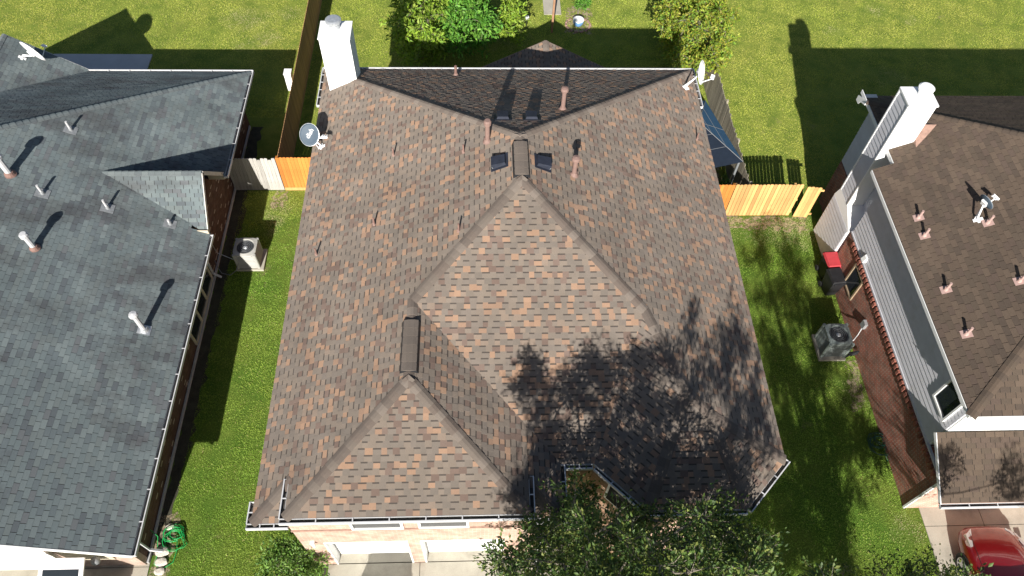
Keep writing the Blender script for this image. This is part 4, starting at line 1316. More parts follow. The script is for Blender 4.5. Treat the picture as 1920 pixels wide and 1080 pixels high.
board(lh, 'rake_board', (WX, WY + .012, LZ - .09), (WR, WY + .012, wz - .09), .024, .14, M['soffit'], up=(1, 0, 2))
gutter(lh, (LX, LYF), (LX, 16.88), LZ - .01, (1, 0), .95)
gutter(lh, (LX, 19.7), (LX, LYB + .1), LZ - .01, (1, 0), .95)
gutter(lh, (WX, LYB), (LX + .1, LYB), LZ - .01, (0, 1), .95)
downspout(lh, [(LX + .06, 16.75, LZ - .12), (-10.38, 16.78, LZ - .5), (-10.38, 16.78, .3), (-10.1, 16.72, .12)])
downspout(lh, [(LX + .06, 6.45, LZ - .12), (-10.37, 6.4, LZ - .5), (-10.37, 6.4, .25), (-9.98, 6.38, .12)])
window(lh, 'y', 13.75, 16.6, .24, 2.0, -10.45, 1, trim='beige', mullions=2)
m = MB()
m.tube([(-10.42, 17.6, 1.75), (-10.36, 17.6, 1.7), (-10.3, 17.55, .6), (-9.7, 17.4, .35)], .012, 6)
m.obox((-10.4, 17.6, 1.8), (1, 0, 0), (0, 1, 0), (0, 0, 1), .04, .09, .12)
m.build('conduit', M['galv'], lh)
# garage door of the left house
m = MB()
m.box(-16.0, -12.6, 5.93, 5.99, .03, 2.2)
dr = m.build('garage_door', M['cream'], lh)
m = MB()
for a, b, c, d in ((-16.1, -16.0, .03, 2.3), (-12.6, -12.5, .03, 2.3), (-16.0, -12.6, 2.2, 2.3)):
    m.box(a, b, 5.9, 5.995, c, d)
m.build('door_frame', M['white_paint'], lh)
m = MB()
m.box(-12.3, -11.0, 5.96, 5.995, .9, 2.1)
m.build('shutter_panel', M['beige'], lh)
m = MB()
m.lathe([(.001, -.14), (.1, -.12), (.13, 0), (.1, .1), (.02, .14)], (-11.3, 5.78, 1.5), n=12)
m.tube([(-11.3, 5.8, 1.6), (-11.3, 5.99, 1.65)], .016, 6)
m.build('wall_lamp', M['lead'], lh, smooth=True)
for x, y, h, r, c, mt in ((-14.28, 14.71, .72, .085, 'collar', 'pipe_white'), (-15.59, 17.3, .85, .1, 'collar', 'pipe_white'), (-10.93, 12.59, .86, .08, 'mushroom', 'pipe_white')):
    vent_pipe(lh, tR.pt(x, y), h, r, mt, 'galv' if x > -12 else 'pipe_brown', cap=c, plate=.17 if x > -12 else None, tilt_n=tR.n)
for x, y, h in ((-14.58, 19.84, .4), (-14.62, 16.86, .4), (-12.86, 16.92, .42), (-11.05, 16.91, .24)):
    vent_pipe(lh, tR.pt(x, y), h, .04, 'pipe_white', 'lead', plate=.18, tilt_n=tR.n)
satellite_dish('white satellite dish on the rear wing of the grey roof', tW.pt(-18.45, 24.95), tW.n, (-17.95, 25.05, 4.1), (.5, .82, .3), .52, 'dish_white', arm_len=.5)

# ------------------------------------------------------------------ house on the right (two storeys, siding over red brick)
rh = thing('brick_house', 'two-storey house at right with plain brown roof and pale siding over red brick', 'house', (18, 14, 0))
QS, QX, QF, QB, QZ = .5, 13.5, 8.15, 21.05, 5.45
qa = (QX + (QB - QF) / 2, (QF + QB) / 2)
qr = Roof(rh, 'dark', 7)
uL = Slope(QS, 0, QX, 0, QZ)
uF = Slope(0, QS, 0, QF, QZ)
uB = Slope(0, -QS, 0, QB, QZ)
QE = 27.0
ny = 17.35
qr.slope(uL, [[(QX, QF), (QX, ny), (QX + ny - QF if ny < qa[1] else QX + (QB - ny), ny), qa], [(14.12, ny), (14.12, QB - .62), (QX + QB - ny, ny)]])
qr.slope(uF, [[(QX, QF), qa, (QE, qa[1]), (QE, QF)]])
qr.slope(uB, [[(14.12, QB - .62), qa, (QE, qa[1]), (QE, QB), (14.12, QB)]])
uS = Slope(0, .54, 0, 6.62, 2.6)
qr.slope(uS, [[(13.58, 6.62), (20.5, 6.62), (20.5, 8.46), (13.58, 8.46)]])
dp = [STYLES['dark']['pal'][i] for i in (0, 1, 3)]
qr.cap_line(P3(uL, (QX, QF)), P3(uL, qa), uL, uF, .22, pal=dp)
qr.cap_line(P3(uL, (14.12, QB - .62)), P3(uL, qa), uL, uB, .22, pal=dp)
qr.finish()
WXR = 13.9
m = MB()
m.box(WXR, 24, 7.33, 16.95, 0, 2.42)
m.box(14.5, 24, 16.95, 20.6, 0, 2.42)
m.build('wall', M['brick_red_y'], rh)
m = MB()
m.box(WXR + .02, 24, 7.29, 7.33, 0, 2.42)
m.build('front_wall', M['brick_red_sunlit_x'], rh)
m = MB()
m.box(WXR + .03, 24, 8.55, 16.93, 2.44, QZ - .12)
m.box(14.53, 24, 16.93, 20.58, 2.44, QZ - .12)
up = m.build('upper_wall', M['siding'], rh)
clapboards(up, WXR + .028, 8.55, 16.93, 2.5, QZ - .14)
clapboards(up, 14.53, 16.95, 20.58, 2.5, QZ - .14)
m = MB()
m.box(WXR - .02, WXR + .06, 7.3, 16.97, 2.42, 2.5)
m.build('trim_board', M['siding'], rh)
cb = MB()
cb.box(WXR - .075, WXR + .02, 0, .1, 2.2, 2.4)
cbm = cb.mesh('corbel_brick', M['corbel'])
wall_r = [o for o in rh.children if o.name.startswith('wall')][0]
for k in range(44):
    o = bpy.data.objects.new('corbel_brick', cbm)
    COL.objects.link(o)
    o.parent = wall_r
    o.location = (rnd.uniform(-.006, .006), 7.6 + k * .205, 0)
board(rh, 'corner_trim', (WXR - .03, 7.3, .05), (WXR - .03, 7.3, 2.5), .05, .07, M['white_paint'], up=(0, 1, 0))
m = MB()
m.box(WXR + .05, 24, 8.5, 8.55, 2.5, QZ - .13)
m.build('front_siding', M['white_paint'], rh)
m = MB()
m.box(QX + .02, 24, QF + .02, 8.56, QZ - .15, QZ - .125)
m.box(QX + .02, WXR + .1, 8.56, ny, QZ - .151, QZ - .126)
m.box(14.14, 14.7, ny, QB - .05, QZ + .1, QZ + .12)
m.build('soffit', M['soffit'], rh)
board(rh, 'fascia', (QX - .012, QF, QZ - .09), (QX - .012, ny, QZ - .09), .022, .13, M['white_paint'])
board(rh, 'fascia', (QX + .01, QF - .012, QZ - .09), (QE, QF - .012, QZ - .09), .022, .15, M['white_paint'])
board(rh, 'fascia', (14.11, ny, QZ + .22), (14.11, QB, QZ + .22), .022, .15, M['white_paint'])
board(rh, 'fascia', (14.13, QB + .012, QZ - .09), (QE, QB + .012, QZ - .09), .022, .15, M['white_paint'])
m = MB()
m.add([(14.08, QB - .62, QZ + .31), (14.08, QB + .02, QZ + .02), (14.08, QB + .02, QZ - .2), (14.08, QB - .2, QZ - .2), (14.08, QB - .3, QZ - .02), (14.08, QB - .62, QZ + .1),
       (14.105, QB - .62, QZ + .31), (14.105, QB + .02, QZ + .02), (14.105, QB + .02, QZ - .2), (14.105, QB - .2, QZ - .2), (14.105, QB - .3, QZ - .02), (14.105, QB - .62, QZ + .1)],
      [(0, 1, 2, 3, 4, 5), (11, 10, 9, 8, 7, 6)] + [(i, i + 6, (i + 1) % 6 + 6, (i + 1) % 6) for i in range(6)])
m.build('eave_return', M['white_paint'], rh)
board(rh, 'rake_board', (13.57, 6.62, 2.55), (13.57, 8.47, 3.55), .024, .12, M['white_paint'], up=(0, -.5, 1))
gutter(rh, (13.55, 6.61), (20.5, 6.61), 2.59, (0, -1), .95)
window(rh, 'y', 8.85, 9.6, 3.7, 4.75, WXR, -1, depth=.05)
window(rh, 'y', 14.95, 15.7, 1.0, 2.05, WXR, -1, trim='trim_tan', depth=.05)
m = MB()
m.hexa([(WXR - .12, 15.42, 2.62), (WXR - .12, 15.62, 2.62), (WXR, 15.64, 2.62), (WXR, 15.4, 2.62), (WXR - .06, 15.44, 2.84), (WXR - .06, 15.6, 2.84), (WXR, 15.62, 2.86), (WXR, 15.42, 2.86)])
m.build('vent_hood', M['white_paint'], rh)
# chimney chase of the right house: broad hearth below, narrow stack above
m = MB()
m.box(13.86, 14.55, 17.1, 19.0, 0, 2.3)
m.hexa([(13.86, 17.1, 2.3), (14.55, 17.1, 2.3), (14.55, 19.0, 2.3), (13.86, 19.0, 2.3), (13.9, 17.98, 2.75), (14.55, 17.98, 2.75), (14.55, 18.88, 2.75), (13.9, 18.88, 2.75)])
m.box(13.92, 14.84, 18.0, 18.86, 2.7, 7.72)
ch = m.build('chimney', M['siding_white'], rh)
clapboards(ch, 13.86, 17.14, 18.96, .06, 2.28, exp=.2)
clapboards(ch, 13.92, 18.06, 18.8, 2.8, 7.6, exp=.2)
for y in (18.02, 18.84):
    board(ch, 'corner_trim', (13.905, y, 2.75), (13.905, y, 7.68), .05, .06, M['siding_white'], up=(0, 1, 0))
m = MB()
m.box(13.88, 14.88, 17.97, 18.89, 7.72, 7.78)
m.build('chase_cover', M['siding_white'], ch)
m = MB()
m.lathe([(.17, 0), (.17, .14), (.2, .15), (.2, .22), (.25, .23), (.26, .31), (.2, .35), (.001, .36)], (14.5, 18.5, 7.78), n=20)
m.build('flue_cap', M['dish_white'], ch)
m = MB()
m.add([(14.84, 17.7, uL.z(14.84, 0) - .02), (14.84, 19.2, uL.z(14.84, 0) - .02), (15.6, 18.43, uL.z(15.6, 0) + .02), (14.84, 18.43, uL.z(15.6, 0) + .02)], [(0, 2, 3), (2, 1, 3), (0, 3, 1)])
m.build('cricket', M['ledge'], rh)
for x, y in ((14.15, 14.95), (14.11, 14.23), (15.69, 14.11), (14.08, 12.17), (14.12, 10.6), (15.76, 11.9)):
    vent_pipe(rh, uL.pt(x, y), .34, .04, 'pipe_pale', 'pipe_pale', plate=.13, tilt_n=uL.n)
satellite_dish('small grey satellite dish among the pipes of the plain brown roof', uL.pt(15.5, 14.3), uL.n, (15.62, 14.62, 6.95), (.72, .3, .4), .28, 'dish_grey', arm_len=.34, rim_mat='galv')

# ------------------------------------------------------------------ fences
def fence(label, p, q, mat, h=1.9, face=1, w=.14, gap=.006, rails=3, posts=True, kick=None, rail_mat=None, lean=0.0, seed=1, zjit=.02):
    """plank fence from p to q; every plank a piece of its own; face = side the planks are on"""
    r = random.Random(seed)
    p, q = Vector((*p, 0)), Vector((*q, 0))
    d = (q - p)
    L = d.length
    d.normalize()
    nrm = Vector((-d.y, d.x, 0)) * face
    t = thing('wooden_fence', label, 'fence', p)
    base = .18 if kick else .03
    me = None
    variants = []
    for k in range(3):
        m = MB()
        hh = h - base + r.uniform(-zjit, zjit)
        e = .03
        prof = [(0, 0), (w, 0), (w, hh - e), (w - e, hh), (e, hh), (0, hh - e)]
        vs = [d * a + Vector((0, 0, b)) for a, b in prof] + [d * a + Vector((0, 0, b)) + nrm * .018 for a, b in prof]
        m.add(vs, [(5, 4, 3, 2, 1, 0) if face > 0 else (0, 1, 2, 3, 4, 5), (6, 7, 8, 9, 10, 11) if face > 0 else (11, 10, 9, 8, 7, 6)] + [(i, (i + 1) % 6, (i + 1) % 6 + 6, i + 6) for i in range(6)])
        variants.append(m.mesh('plank', M[mat]))
    n = int(L / (w + gap))
    for k in range(n):
        o = bpy.data.objects.new('plank', r.choice(variants))
        COL.objects.link(o)
        attach(o, t)
        o.location = p + d * (k * (w + gap)) + Vector((0, 0, base)) + nrm * (.022 + r.uniform(0, .005))
        o.rotation_euler = (0, 0, r.uniform(-.012, .012))
    rm = M[rail_mat or mat]
    for k in range(rails):
        z = base + .2 + (h - base - .4) * k / max(1, rails - 1)
        m = MB()
        m.beam(p + Vector((0, 0, z)), q + Vector((0, 0, z)), .04, .085)
        m.build('rail', rm, t)
    if posts:
        for k in range(int(L / 2.4) + 1):
            m = MB()
            c = p + d * min(L - .05, .05 + k * 2.4) - nrm * .06
            m.box(c.x - .045, c.x + .045, c.y - .045, c.y + .045, -.1, h - .05)
            m.build('post', rm, t)
    if kick:
        m = MB()
        m.beam(p + nrm * .03 + Vector((0, 0, .09)), q + nrm * .03 + Vector((0, 0, .09)), .03, .17)
        m.build('kickboard', M[kick], t)
    return t


fence('weathered grey plank fence joining the dark brick house to the orange fence', (-8.33, 21.3), (-10.4, 21.3), 'cedar_grey', 1.88, face=1, seed=2, zjit=.05)
fence('short bright orange cedar fence at the left of the middle house', (-8.3, 21.3), (-5.5, 21.3), 'cedar_orange', 1.98, face=-1, kick='cedar_new', seed=3)
fence('long brown shaded side fence left of the white chimney', (-8.25, 21.42), (-8.25, 38), 'cedar_brown', 1.95, face=-1, rail_mat='cedar_brown', seed=4, posts=False)
fence('orange cedar fence section against the right wall of the middle house', (7.7, 19.8), (10.2, 19.8), 'cedar_orange', 1.95, face=-1, seed=5)
fence('pale yellow cedar fence between the middle house and the gate', (10.21, 19.8), (13.02, 19.8), 'cedar_new', 1.95, face=-1, seed=6, zjit=.03, gap=.014)
fence('narrow pale cedar gate beside the siding chimney', (13.14, 19.74), (13.85, 19.66), 'cedar_new', 1.9, face=-1, rails=2, posts=False, seed=7)
fence('weathered leaning fence behind the blue canopy', (10.85, 20.0), (10.75, 31.0), 'cedar_aged', 1.85, face=1, rail_mat='cedar_aged', seed=8, zjit=.06)

# ------------------------------------------------------------------ air conditioners
def air_con(label, cx, cy, w, h, body, pad_c, loops=9, top=None, rounded=.12):
    t = thing('air_conditioner', label, 'air conditioner', (cx, cy, 0))
    m = MB()
    m.box(pad_c[0], pad_c[1], pad_c[2], pad_c[3], 0, .1)
    m.build('base_pad', M['concrete'], t)

    def ring(hw, z, rr):
        out = []
        for sx, sy, a0 in ((1, 1, 0), (-1, 1, 90), (-1, -1, 180), (1, -1, 270)):
            for k in range(4):
                a = math.radians(a0 + 30 * k)
                out.append((cx + sx * (hw - rr) + rr * math.cos(a), cy + sy * (hw - rr) + rr * math.sin(a), z))
        return out
    hw = w / 2
    m = MB()
    a, b = ring(hw - .03, .1, rounded), ring(hw - .03, h - .06, rounded)
    n = len(a)
    m.add(a + b, [tuple(range(n, 2 * n))] + [(i, (i + 1) % n, n + (i + 1) % n, n + i) for i in range(n)])
    m.build('coil_core', M['ac_dark'], t)
    # louvred jacket: stacked slats between corner posts
    for k in range(loops):
        z = .14 + (h - .28) * k / (loops - 1)
        m = MB()
        o, i_ = ring(hw, z, rounded), ring(hw - .025, z + .02, rounded)
        o2, i2 = ring(hw, z + .012, rounded), ring(hw - .025, z + .034, rounded)
        m.add(o + i_ + o2 + i2, [(k2, (k2 + 1) % n, 2 * n + (k2 + 1) % n, 2 * n + k2) for k2 in range(n)] + [(2 * n + k2, 2 * n + (k2 + 1) % n, 3 * n + (k2 + 1) % n, 3 * n + k2) for k2 in range(n)])
        m.build('louvre', M[body], t)
    for sx, sy in ((1, 1), (-1, 1), (-1, -1), (1, -1)):
        m = MB()
        m.tube([(cx + sx * (hw - rounded * .35), cy + sy * (hw - rounded * .35), .1), (cx + sx * (hw - rounded * .35), cy + sy * (hw - rounded * .35), h - .03)], .06, 8)
        m.build('corner_post', M[body], t)
    m = MB()
    prof = []
    for a_ in range(24):
        th = 2 * math.pi * a_ / 24
        sq = hw * min(1 / max(abs(math.cos(th)), 1e-6), 1 / max(abs(math.sin(th)), 1e-6))
        prof.append((math.cos(th), math.sin(th), min(sq, hw * 1.26)))
    ri = hw * .78
    vs = []
    for c, s, ro in prof:
        vs += [(cx + c * ro, cy + s * ro, h - .07), (cx + c * ro, cy + s * ro, h - .015), (cx + c * ri * 1.06, cy + s * ri * 1.06, h + .012), (cx + c * ri, cy + s * ri, h - .03), (cx + c * ri * .98, cy + s * ri * .98, h - .2)]
    fs = []
    for k in range(24):
        k2 = (k + 1) % 24
        for j in range(4):
            fs.append((k * 5 + j, k2 * 5 + j, k2 * 5 + j + 1, k * 5 + j + 1))
    m.add(vs, fs)
    m.build('top_cover', M[top or body], t)
    m = MB()
    m.lathe([(ri, -.005), (ri, .0), (.001, .0)], (cx, cy, h - .22), n=20)
    m.build('fan_well', M['ac_dark'], t)
    for k in range(4):
        m = MB()
        th = math.pi / 2 * k + .4
        c, s = math.cos(th), math.sin(th)
        c2, s2 = math.cos(th + .75), math.sin(th + .75)
        m.add([(cx + c * .06, cy + s * .06, h - .12), (cx + c * ri * .9, cy + s * ri * .9, h - .13), (cx + c2 * ri * .9, cy + s2 * ri * .9, h - .08), (cx + c2 * .06, cy + s2 * .06, h - .1)], [(0, 1, 2, 3), (3, 2, 1, 0)])
        m.build('fan_blade', M['frame_grey'], t)
    m = MB()
    m.lathe([(.09, -.1), (.09, .0), (.06, .03), (.001, .04)], (cx, cy, h - .05), n=12)
    m.build('fan_motor', M['galv'], t)
    for rr in (.35, .55, .75, .93):
        m = MB()
        m.tube([(cx + ri * rr * math.cos(2 * math.pi * k / 24), cy + ri * rr * math.sin(2 * math.pi * k / 24), h - .005 + .01 * (1 - rr)) for k in range(25)], .005, 4, cap=False)
        m.build('guard_ring', M['frame_grey'], t)
    return t


air_con('pale beige air conditioner on a pad beside the dark brick house', -9.13, 17.58, .86, .95, 'ac_beige', (-9.62, -8.56, 17.08, 18.1))
air_con('dark grey-green air conditioner on a pad beside the red brick wall', 12.98, 13.36, .88, 1.05, 'ac_grey', (12.46, 13.46, 12.8, 13.9), top='ac_grey', rounded=.06)
cable = MB()
cable.tube([(-9.45, 17.2, .45), (-9.55, 17.0, .2), (-9.8, 16.85, .08), (-10.15, 16.95, .06), (-10.35, 17.2, .12), (-10.44, 17.4, .3)], .016, 6)
tag(cable.build('cable', M['lead']), 'thin grey line looping from the beige air conditioner to the wall', 'cable')
t = thing('shutoff_box', 'small pale electrical box on the red brick wall above the air conditioner', 'electrical box', (13.88, 13.6, 1.3))
m = MB()
m.box(13.78, 13.895, 13.45, 13.68, 1.2, 1.5)
m.build('box', M['galv'], t)
m = MB()
m.tube([(13.8, 13.5, 1.22), (13.7, 13.35, 1.0), (13.55, 13.2, .85), (13.4, 13.15, .75)], .02, 6)
m.build('conduit', M['pipe_white'], t)
m = MB()
for k in range(5):
    a = k * 1.3
    m.tube([(13.5 + .1 * math.cos(a), 13.0 + .12 * math.sin(a + k), .08 + .03 * k), (13.65, 12.9 + .03 * k, .25), (13.85, 12.95, .3 + .04 * k)], .03, 6)
tag(m.build('pipe_bundle', M['black']), 'black insulated pipes tangled between air conditioner and red brick', 'pipes')

# ------------------------------------------------------------------ wheeled bins
def bin_(label, cx, cy, lid, rot=0.0):
    t = thing('wheeled_bin', label, 'bin', (cx, cy, 0))
    R = Matrix.Rotation(rot, 4, 'Z')

    def P(x, y, z):
        v = R @ Vector((x, y, z))
        return (cx + v.x, cy + v.y, v.z)
    m = MB()
    m.hexa([P(-.2, -.26, .05), P(.2, -.26, .05), P(.2, .24, .05), P(-.2, .24, .05), P(-.27, -.35, .98), P(.27, -.35, .98), P(.27, .34, .98), P(-.27, .34, .98)])
    m.build('body', M['bin_black'], t)
    m = MB()
    m.hexa([P(-.29, -.38, .98), P(.29, -.38, .98), P(.29, .36, .98), P(-.29, .36, .98), P(-.25, -.32, 1.06), P(.25, -.32, 1.06), P(.25, .32, 1.08), P(-.25, .32, 1.08)])
    m.hexa([P(-.24, -.43, .96), P(.24, -.43, .96), P(.24, -.38, .96), P(-.24, -.38, .96), P(-.24, -.43, 1.0), P(.24, -.43, 1.0), P(.24, -.38, 1.02), P(-.24, -.38, 1.02)])
    m.build('lid', M[lid], t)
    m = MB()
    m.tube([P(-.24, .42, .95), P(.24, .42, .95)], .018, 8)
    m.build('handle', M['bin_black'], t)
    for sx in (-1, 1):
        m = MB()
        m.lathe([(.001, -.025), (.11, -.025), (.13, 0), (.11, .025), (.001, .025)], P(sx * .24, .27, .13), axis=tuple(R @ Vector((1, 0, 0))), n=14)
        m.build('wheel', M['tyre'], t)


bin_('bin with bright red lid between the siding chimney and the wall', 13.68, 16.72, 'bin_red', .06)
bin_('plain black bin in front of the red-lidded one', 13.62, 15.95, 'bin_black', .1)

# ------------------------------------------------------------------ blue canopy beside the house
t = thing('canopy_tent', 'dark blue hip-roofed garden canopy squeezed between house and back fence', 'canopy', (9.2, 22.2, 0))
ang = math.radians(14.3)
dy_, dx_ = Vector((-math.sin(ang), math.cos(ang), 0)), Vector((-math.cos(ang), -math.sin(ang), 0))
RF = Vector((10.6, 20.79, 2.2))
W_, D_ = 2.62, 3.7
co = [RF, RF + dy_ * D_, RF + dy_ * D_ + dx_ * W_, RF + dx_ * W_]
pk = (co[0] + co[2]) / 2 + Vector((0, 0, .75))
for i in range(4):
    a, b = co[i], co[(i + 1) % 4]
    m = MB()
    off = Vector((0, 0, -.02))
    mid = (a + b) / 2 + Vector((0, 0, .0))
    m.add([a, b, pk, a + off, b + off, pk + off], [(0, 1, 2), (5, 4, 3), (0, 3, 4, 1), (1, 4, 5, 2), (2, 5, 3, 0)])
    pn = m.build('roof_panel', M['canvas_navy' if i == 3 else 'canvas_blue'], t)
    m = MB()
    m.tube([a + (pk - a) * .0 + Vector((0, 0, .012)), pk + Vector((0, 0, .012))], .014, 6)
    for f in (.38, .7):
        m.tube([a + (pk - a) * f + Vector((0, 0, .01)), b + (pk - b) * f + Vector((0, 0, .01))], .008, 5)
    m.tube([(a + b) / 2 + Vector((0, 0, .01)), pk + Vector((0, 0, .01))], .008, 5)
    m.build('seam', M['frame_grey'], pn)
for c in co:
    m = MB()
    pp = c + ((co[0] + co[2]) / 2 - c).normalized() * .15
    m.box(pp.x - .04, pp.x + .04, pp.y - .04, pp.y + .04, 0, 2.18)
    m.build('post', M['frame_grey'], t)

# ------------------------------------------------------------------ hoses
def coil(name, label, cx, cy, mat, turns, r0, spread, seed, rr=.012, ends=()):
    r = random.Random(seed)
    pts = []
    for k in range(turns * 14):
        a = 2 * math.pi * k / 14
        j = k // 14
        rad = r0 * (1 + .35 * math.sin(j * 2.1)) + r.uniform(-.02, .02)
        ox, oy = spread * math.sin(j * 1.7), spread * math.cos(j * 2.3)
        pts.append((cx + ox * (k % 14) / 14 + rad * math.cos(a), cy + oy + rad * .9 * math.sin(a), .03 + .018 * j + .01 * math.sin(a * 3)))
    pts += list(ends)
    m = MB()
    m.tube(pts, rr, 6)
    o = m.build(name, M[mat], smooth=True)
    return tag(o, label, 'hose')


coil('garden_hose', 'bright green coiled garden hose on the grass by the downspout', -9.78, 6.85, 'hose_green', 7, .27, .15, 3,
     ends=[(-9.6, 6.4, .05), (-9.65, 6.05, .04), (-9.95, 5.85, .04), (-10.2, 6.0, .05), (-10.15, 6.3, .1), (-10.2, 6.8, .25), (-10.4, 6.95, .45)])
coil('garden_hose', 'dark green hose heaped against the red brick wall', 13.72, 9.55, 'hose_dark', 9, .3, .14, 8, ends=[(13.8, 9.2, .1), (13.86, 8.9, .02)])
for k, (x, y, s, lb) in enumerate(((-10.05, 6.38, .22, 'rounded pale stone under the downspout spout'), (-10.02, 6.08, .2, 'flat pale stone inside the loop of green hose'), (-10.0, 5.8, .17, 'small pale stone nearest the driveway corner'), (-9.98, 7.15, .14, 'pale stone at the far side of the green hose'))):
    me = bpy.data.meshes.new('stone')
    bm = bmesh.new()
    bmesh.ops.create_icosphere(bm, subdivisions=2, radius=1)
    rr = random.Random(k)
    for vtx in bm.verts:
        vtx.co *= 1 + rr.uniform(-.12, .12)
        vtx.co = Vector((vtx.co.x * s, vtx.co.y * s * .8, vtx.co.z * s * .4 + s * .25))
    bm.to_mesh(me)
    bm.free()
    me.materials.append(M['stone'])
    o = bpy.data.objects.new('stone', me)
    COL.objects.link(o)
    o.location = (x, y, 0)
    tag(o, lb, 'stone')

# ------------------------------------------------------------------ cars
def car(label, cx, y_front, paint, heading=1, hatch=False, tall=0.0, size=1.0):
    """hatchback, nose at y_front pointing along +y (heading 1) or -y (-1)"""
    t = thing('car', label, 'car', (cx, y_front - heading * 2.2, 0))

    def P(x, s, z):          # s = metres behind the nose
        return (cx + x * size, y_front - heading * s * size, z * size)
    # stations: s, half width, sill z, shoulder z, deck z (bonnet, boot)
    st = [(0.0, .55, .32, .5, .56), (.1, .72, .26, .55, .66), (.35, .82, .22, .62, .78), (.75, .88, .2, .7, .88), (1.3, .9, .2, .78, .96),
          (1.9, .9, .2, .85, 1.0), (2.6, .9, .2, .88, 1.0), (3.4, .9, .2, .9, 1.02), (3.9, .88, .24, .9, 1.02), (4.2, .82, .3, .86, .98), (4.32, .7, .36, .8, .9)]
    ring = []
    for s, w, z0, z1, z2 in st:
        ring.append([P(-w * .9, s, z0), P(-w, s, (z0 + z1) / 2), P(-w * .985, s, z1), P(-w * .86, s, z2 - .035), P(-w * .45, s, z2 + .015), P(0, s, z2 + .03),
                     P(w * .45, s, z2 + .015), P(w * .86, s, z2 - .035), P(w * .985, s, z1), P(w, s, (z0 + z1) / 2), P(w * .9, s, z0)])
    m = MB()
    vs = [p for r_ in ring for p in r_]
    n = 11
    fs = []
    for i in range(len(ring) - 1):
        for k in range(n):
            k2 = (k + 1) % n
            q = (i * n + k, i * n + k2, (i + 1) * n + k2, (i + 1) * n + k)
            fs.append(q if heading < 0 else q[::-1])
    fs += [tuple(range(n)), tuple(range((len(ring) - 1) * n, len(ring) * n))]
    m.add(vs, fs)
    body = m.build('body', M[paint], t, smooth=True)
    # bonnet creases
    # cabin glass and roof
    rt = 1.46 + tall
    cab = [(1.45, .76, 1.0), (2.05, .62, rt - .04), (3.3, .62, rt), (4.0, .6, rt - .1), (4.22, .72, 1.0)]
    m = MB()
    gl = [[P(-w, s, z), P(w, s, z)] for s, w, z in cab]
    wb = [[P(-.84, 1.45, .96), P(.84, 1.45, .96)], [P(-.85, 2.1, .98), P(.85, 2.1, .98)], [P(-.85, 3.3, 1.0), P(.85, 3.3, 1.0)], [P(-.84, 4.0, 1.0), P(.84, 4.0, 1.0)], [P(-.8, 4.24, .96), P(.8, 4.24, .96)]]
    vs = [p for a, b in zip(gl, wb) for p in (b[0], a[0], a[1], b[1])]
    fs = []
    for i in range(4):
        o = i * 4
        fs += [(o, o + 4, o + 5, o + 1), (o + 1, o + 5, o + 6, o + 2), (o + 2, o + 6, o + 7, o + 3)]
    m.add(vs, fs)
    m.build('window_glass', M['glass'], t)
    m = MB()
    m.hexa([P(-.66, 2.0, rt - .06), P(.66, 2.0, rt - .06), P(.66, 4.02, rt - .1), P(-.66, 4.02, rt - .1), P(-.58, 2.06, rt + .015), P(.58, 2.06, rt + .015), P(.58, 3.95, rt - .03), P(-.58, 3.95, rt - .03)])
    m.build('roof_panel', M[paint], t)
    for sx in (-1, 1):
        m = MB()
        m.tube([P(sx * .84, 1.42, .98), P(sx * .66, 2.04, rt - .03)], .035, 6)
        m.build('pillar', M[paint], t)
        m = MB()
        m.tube([P(sx * .64, 3.3, rt - .02), P(sx * .85, 3.25, 1.0)], .03, 6)
        m.build('pillar', M[paint], t)
        m = MB()
        m.hexa([P(sx * .5, .07, .56), P(sx * .74, .22, .58), P(sx * .83, .55, .72), P(sx * .78, .55, .74), P(sx * .5, .075, .66), P(sx * .72, .24, .7), P(sx * .8, .62, .83), P(sx * .72, .6, .83)])
        m.build('headlight', M['headlight'], t)
        m = MB()
        m.obox(P(sx * .98, 1.75, 1.0), (1, 0, 0), (0, 1, 0), (0, 0, 1), .09, .06, .06)
        m.build('wing_mirror', M[paint], t)
        for s in (.95, 3.5):
            m = MB()
            m.lathe([(.2, -.1), (.3, -.1), (.325, -.06), (.325, .06), (.3, .1), (.2, .1)], P(sx * .82, s, .325), axis=(sx, 0, 0), n=20)
            wh = m.build('wheel', M['tyre'], t)
            m = MB()
            c0 = P(sx * .9, s, .325)
            m.lathe([(.21, -.02), (.21, .02), (.185, .025), (.185, .0), (.001, -.01)], c0, axis=(sx, 0, 0), n=20)
            for k in range(7):
                a = 2 * math.pi * k / 7
                m.beam(c0, (c0[0] + sx * .02, c0[1] + .19 * math.cos(a), c0[2] + .19 * math.sin(a)), .045, .02, up=(1, 0, 0))
            m.build('rim', M['rim'], wh)
            m = MB()
            m.lathe([(.35, -.09), (.35, .093), (.3, .094), (.001, .05)], P(sx * .815, s, .34), axis=(sx, 0, 0), n=20)
            m.build('wheel_arch', M['black'], t)
    m = MB()
    m.hexa([P(-.5, -.012, .36), P(.5, -.012, .36), P(.5, .05, .36), P(-.5, .05, .36), P(-.45, -.008, .46), P(.45, -.008, .46), P(.45, .05, .46), P(-.45, .05, .46)])
    m.build('grille', M['black'], t)
    for sx in (-1, 1):
        m = MB()
        m.tube([P(sx * .62, .2, .735), P(sx * .7, .75, .875), P(sx * .74, 1.35, .955)], .006, 5)
        m.build('bonnet_seam', M['black'], t)
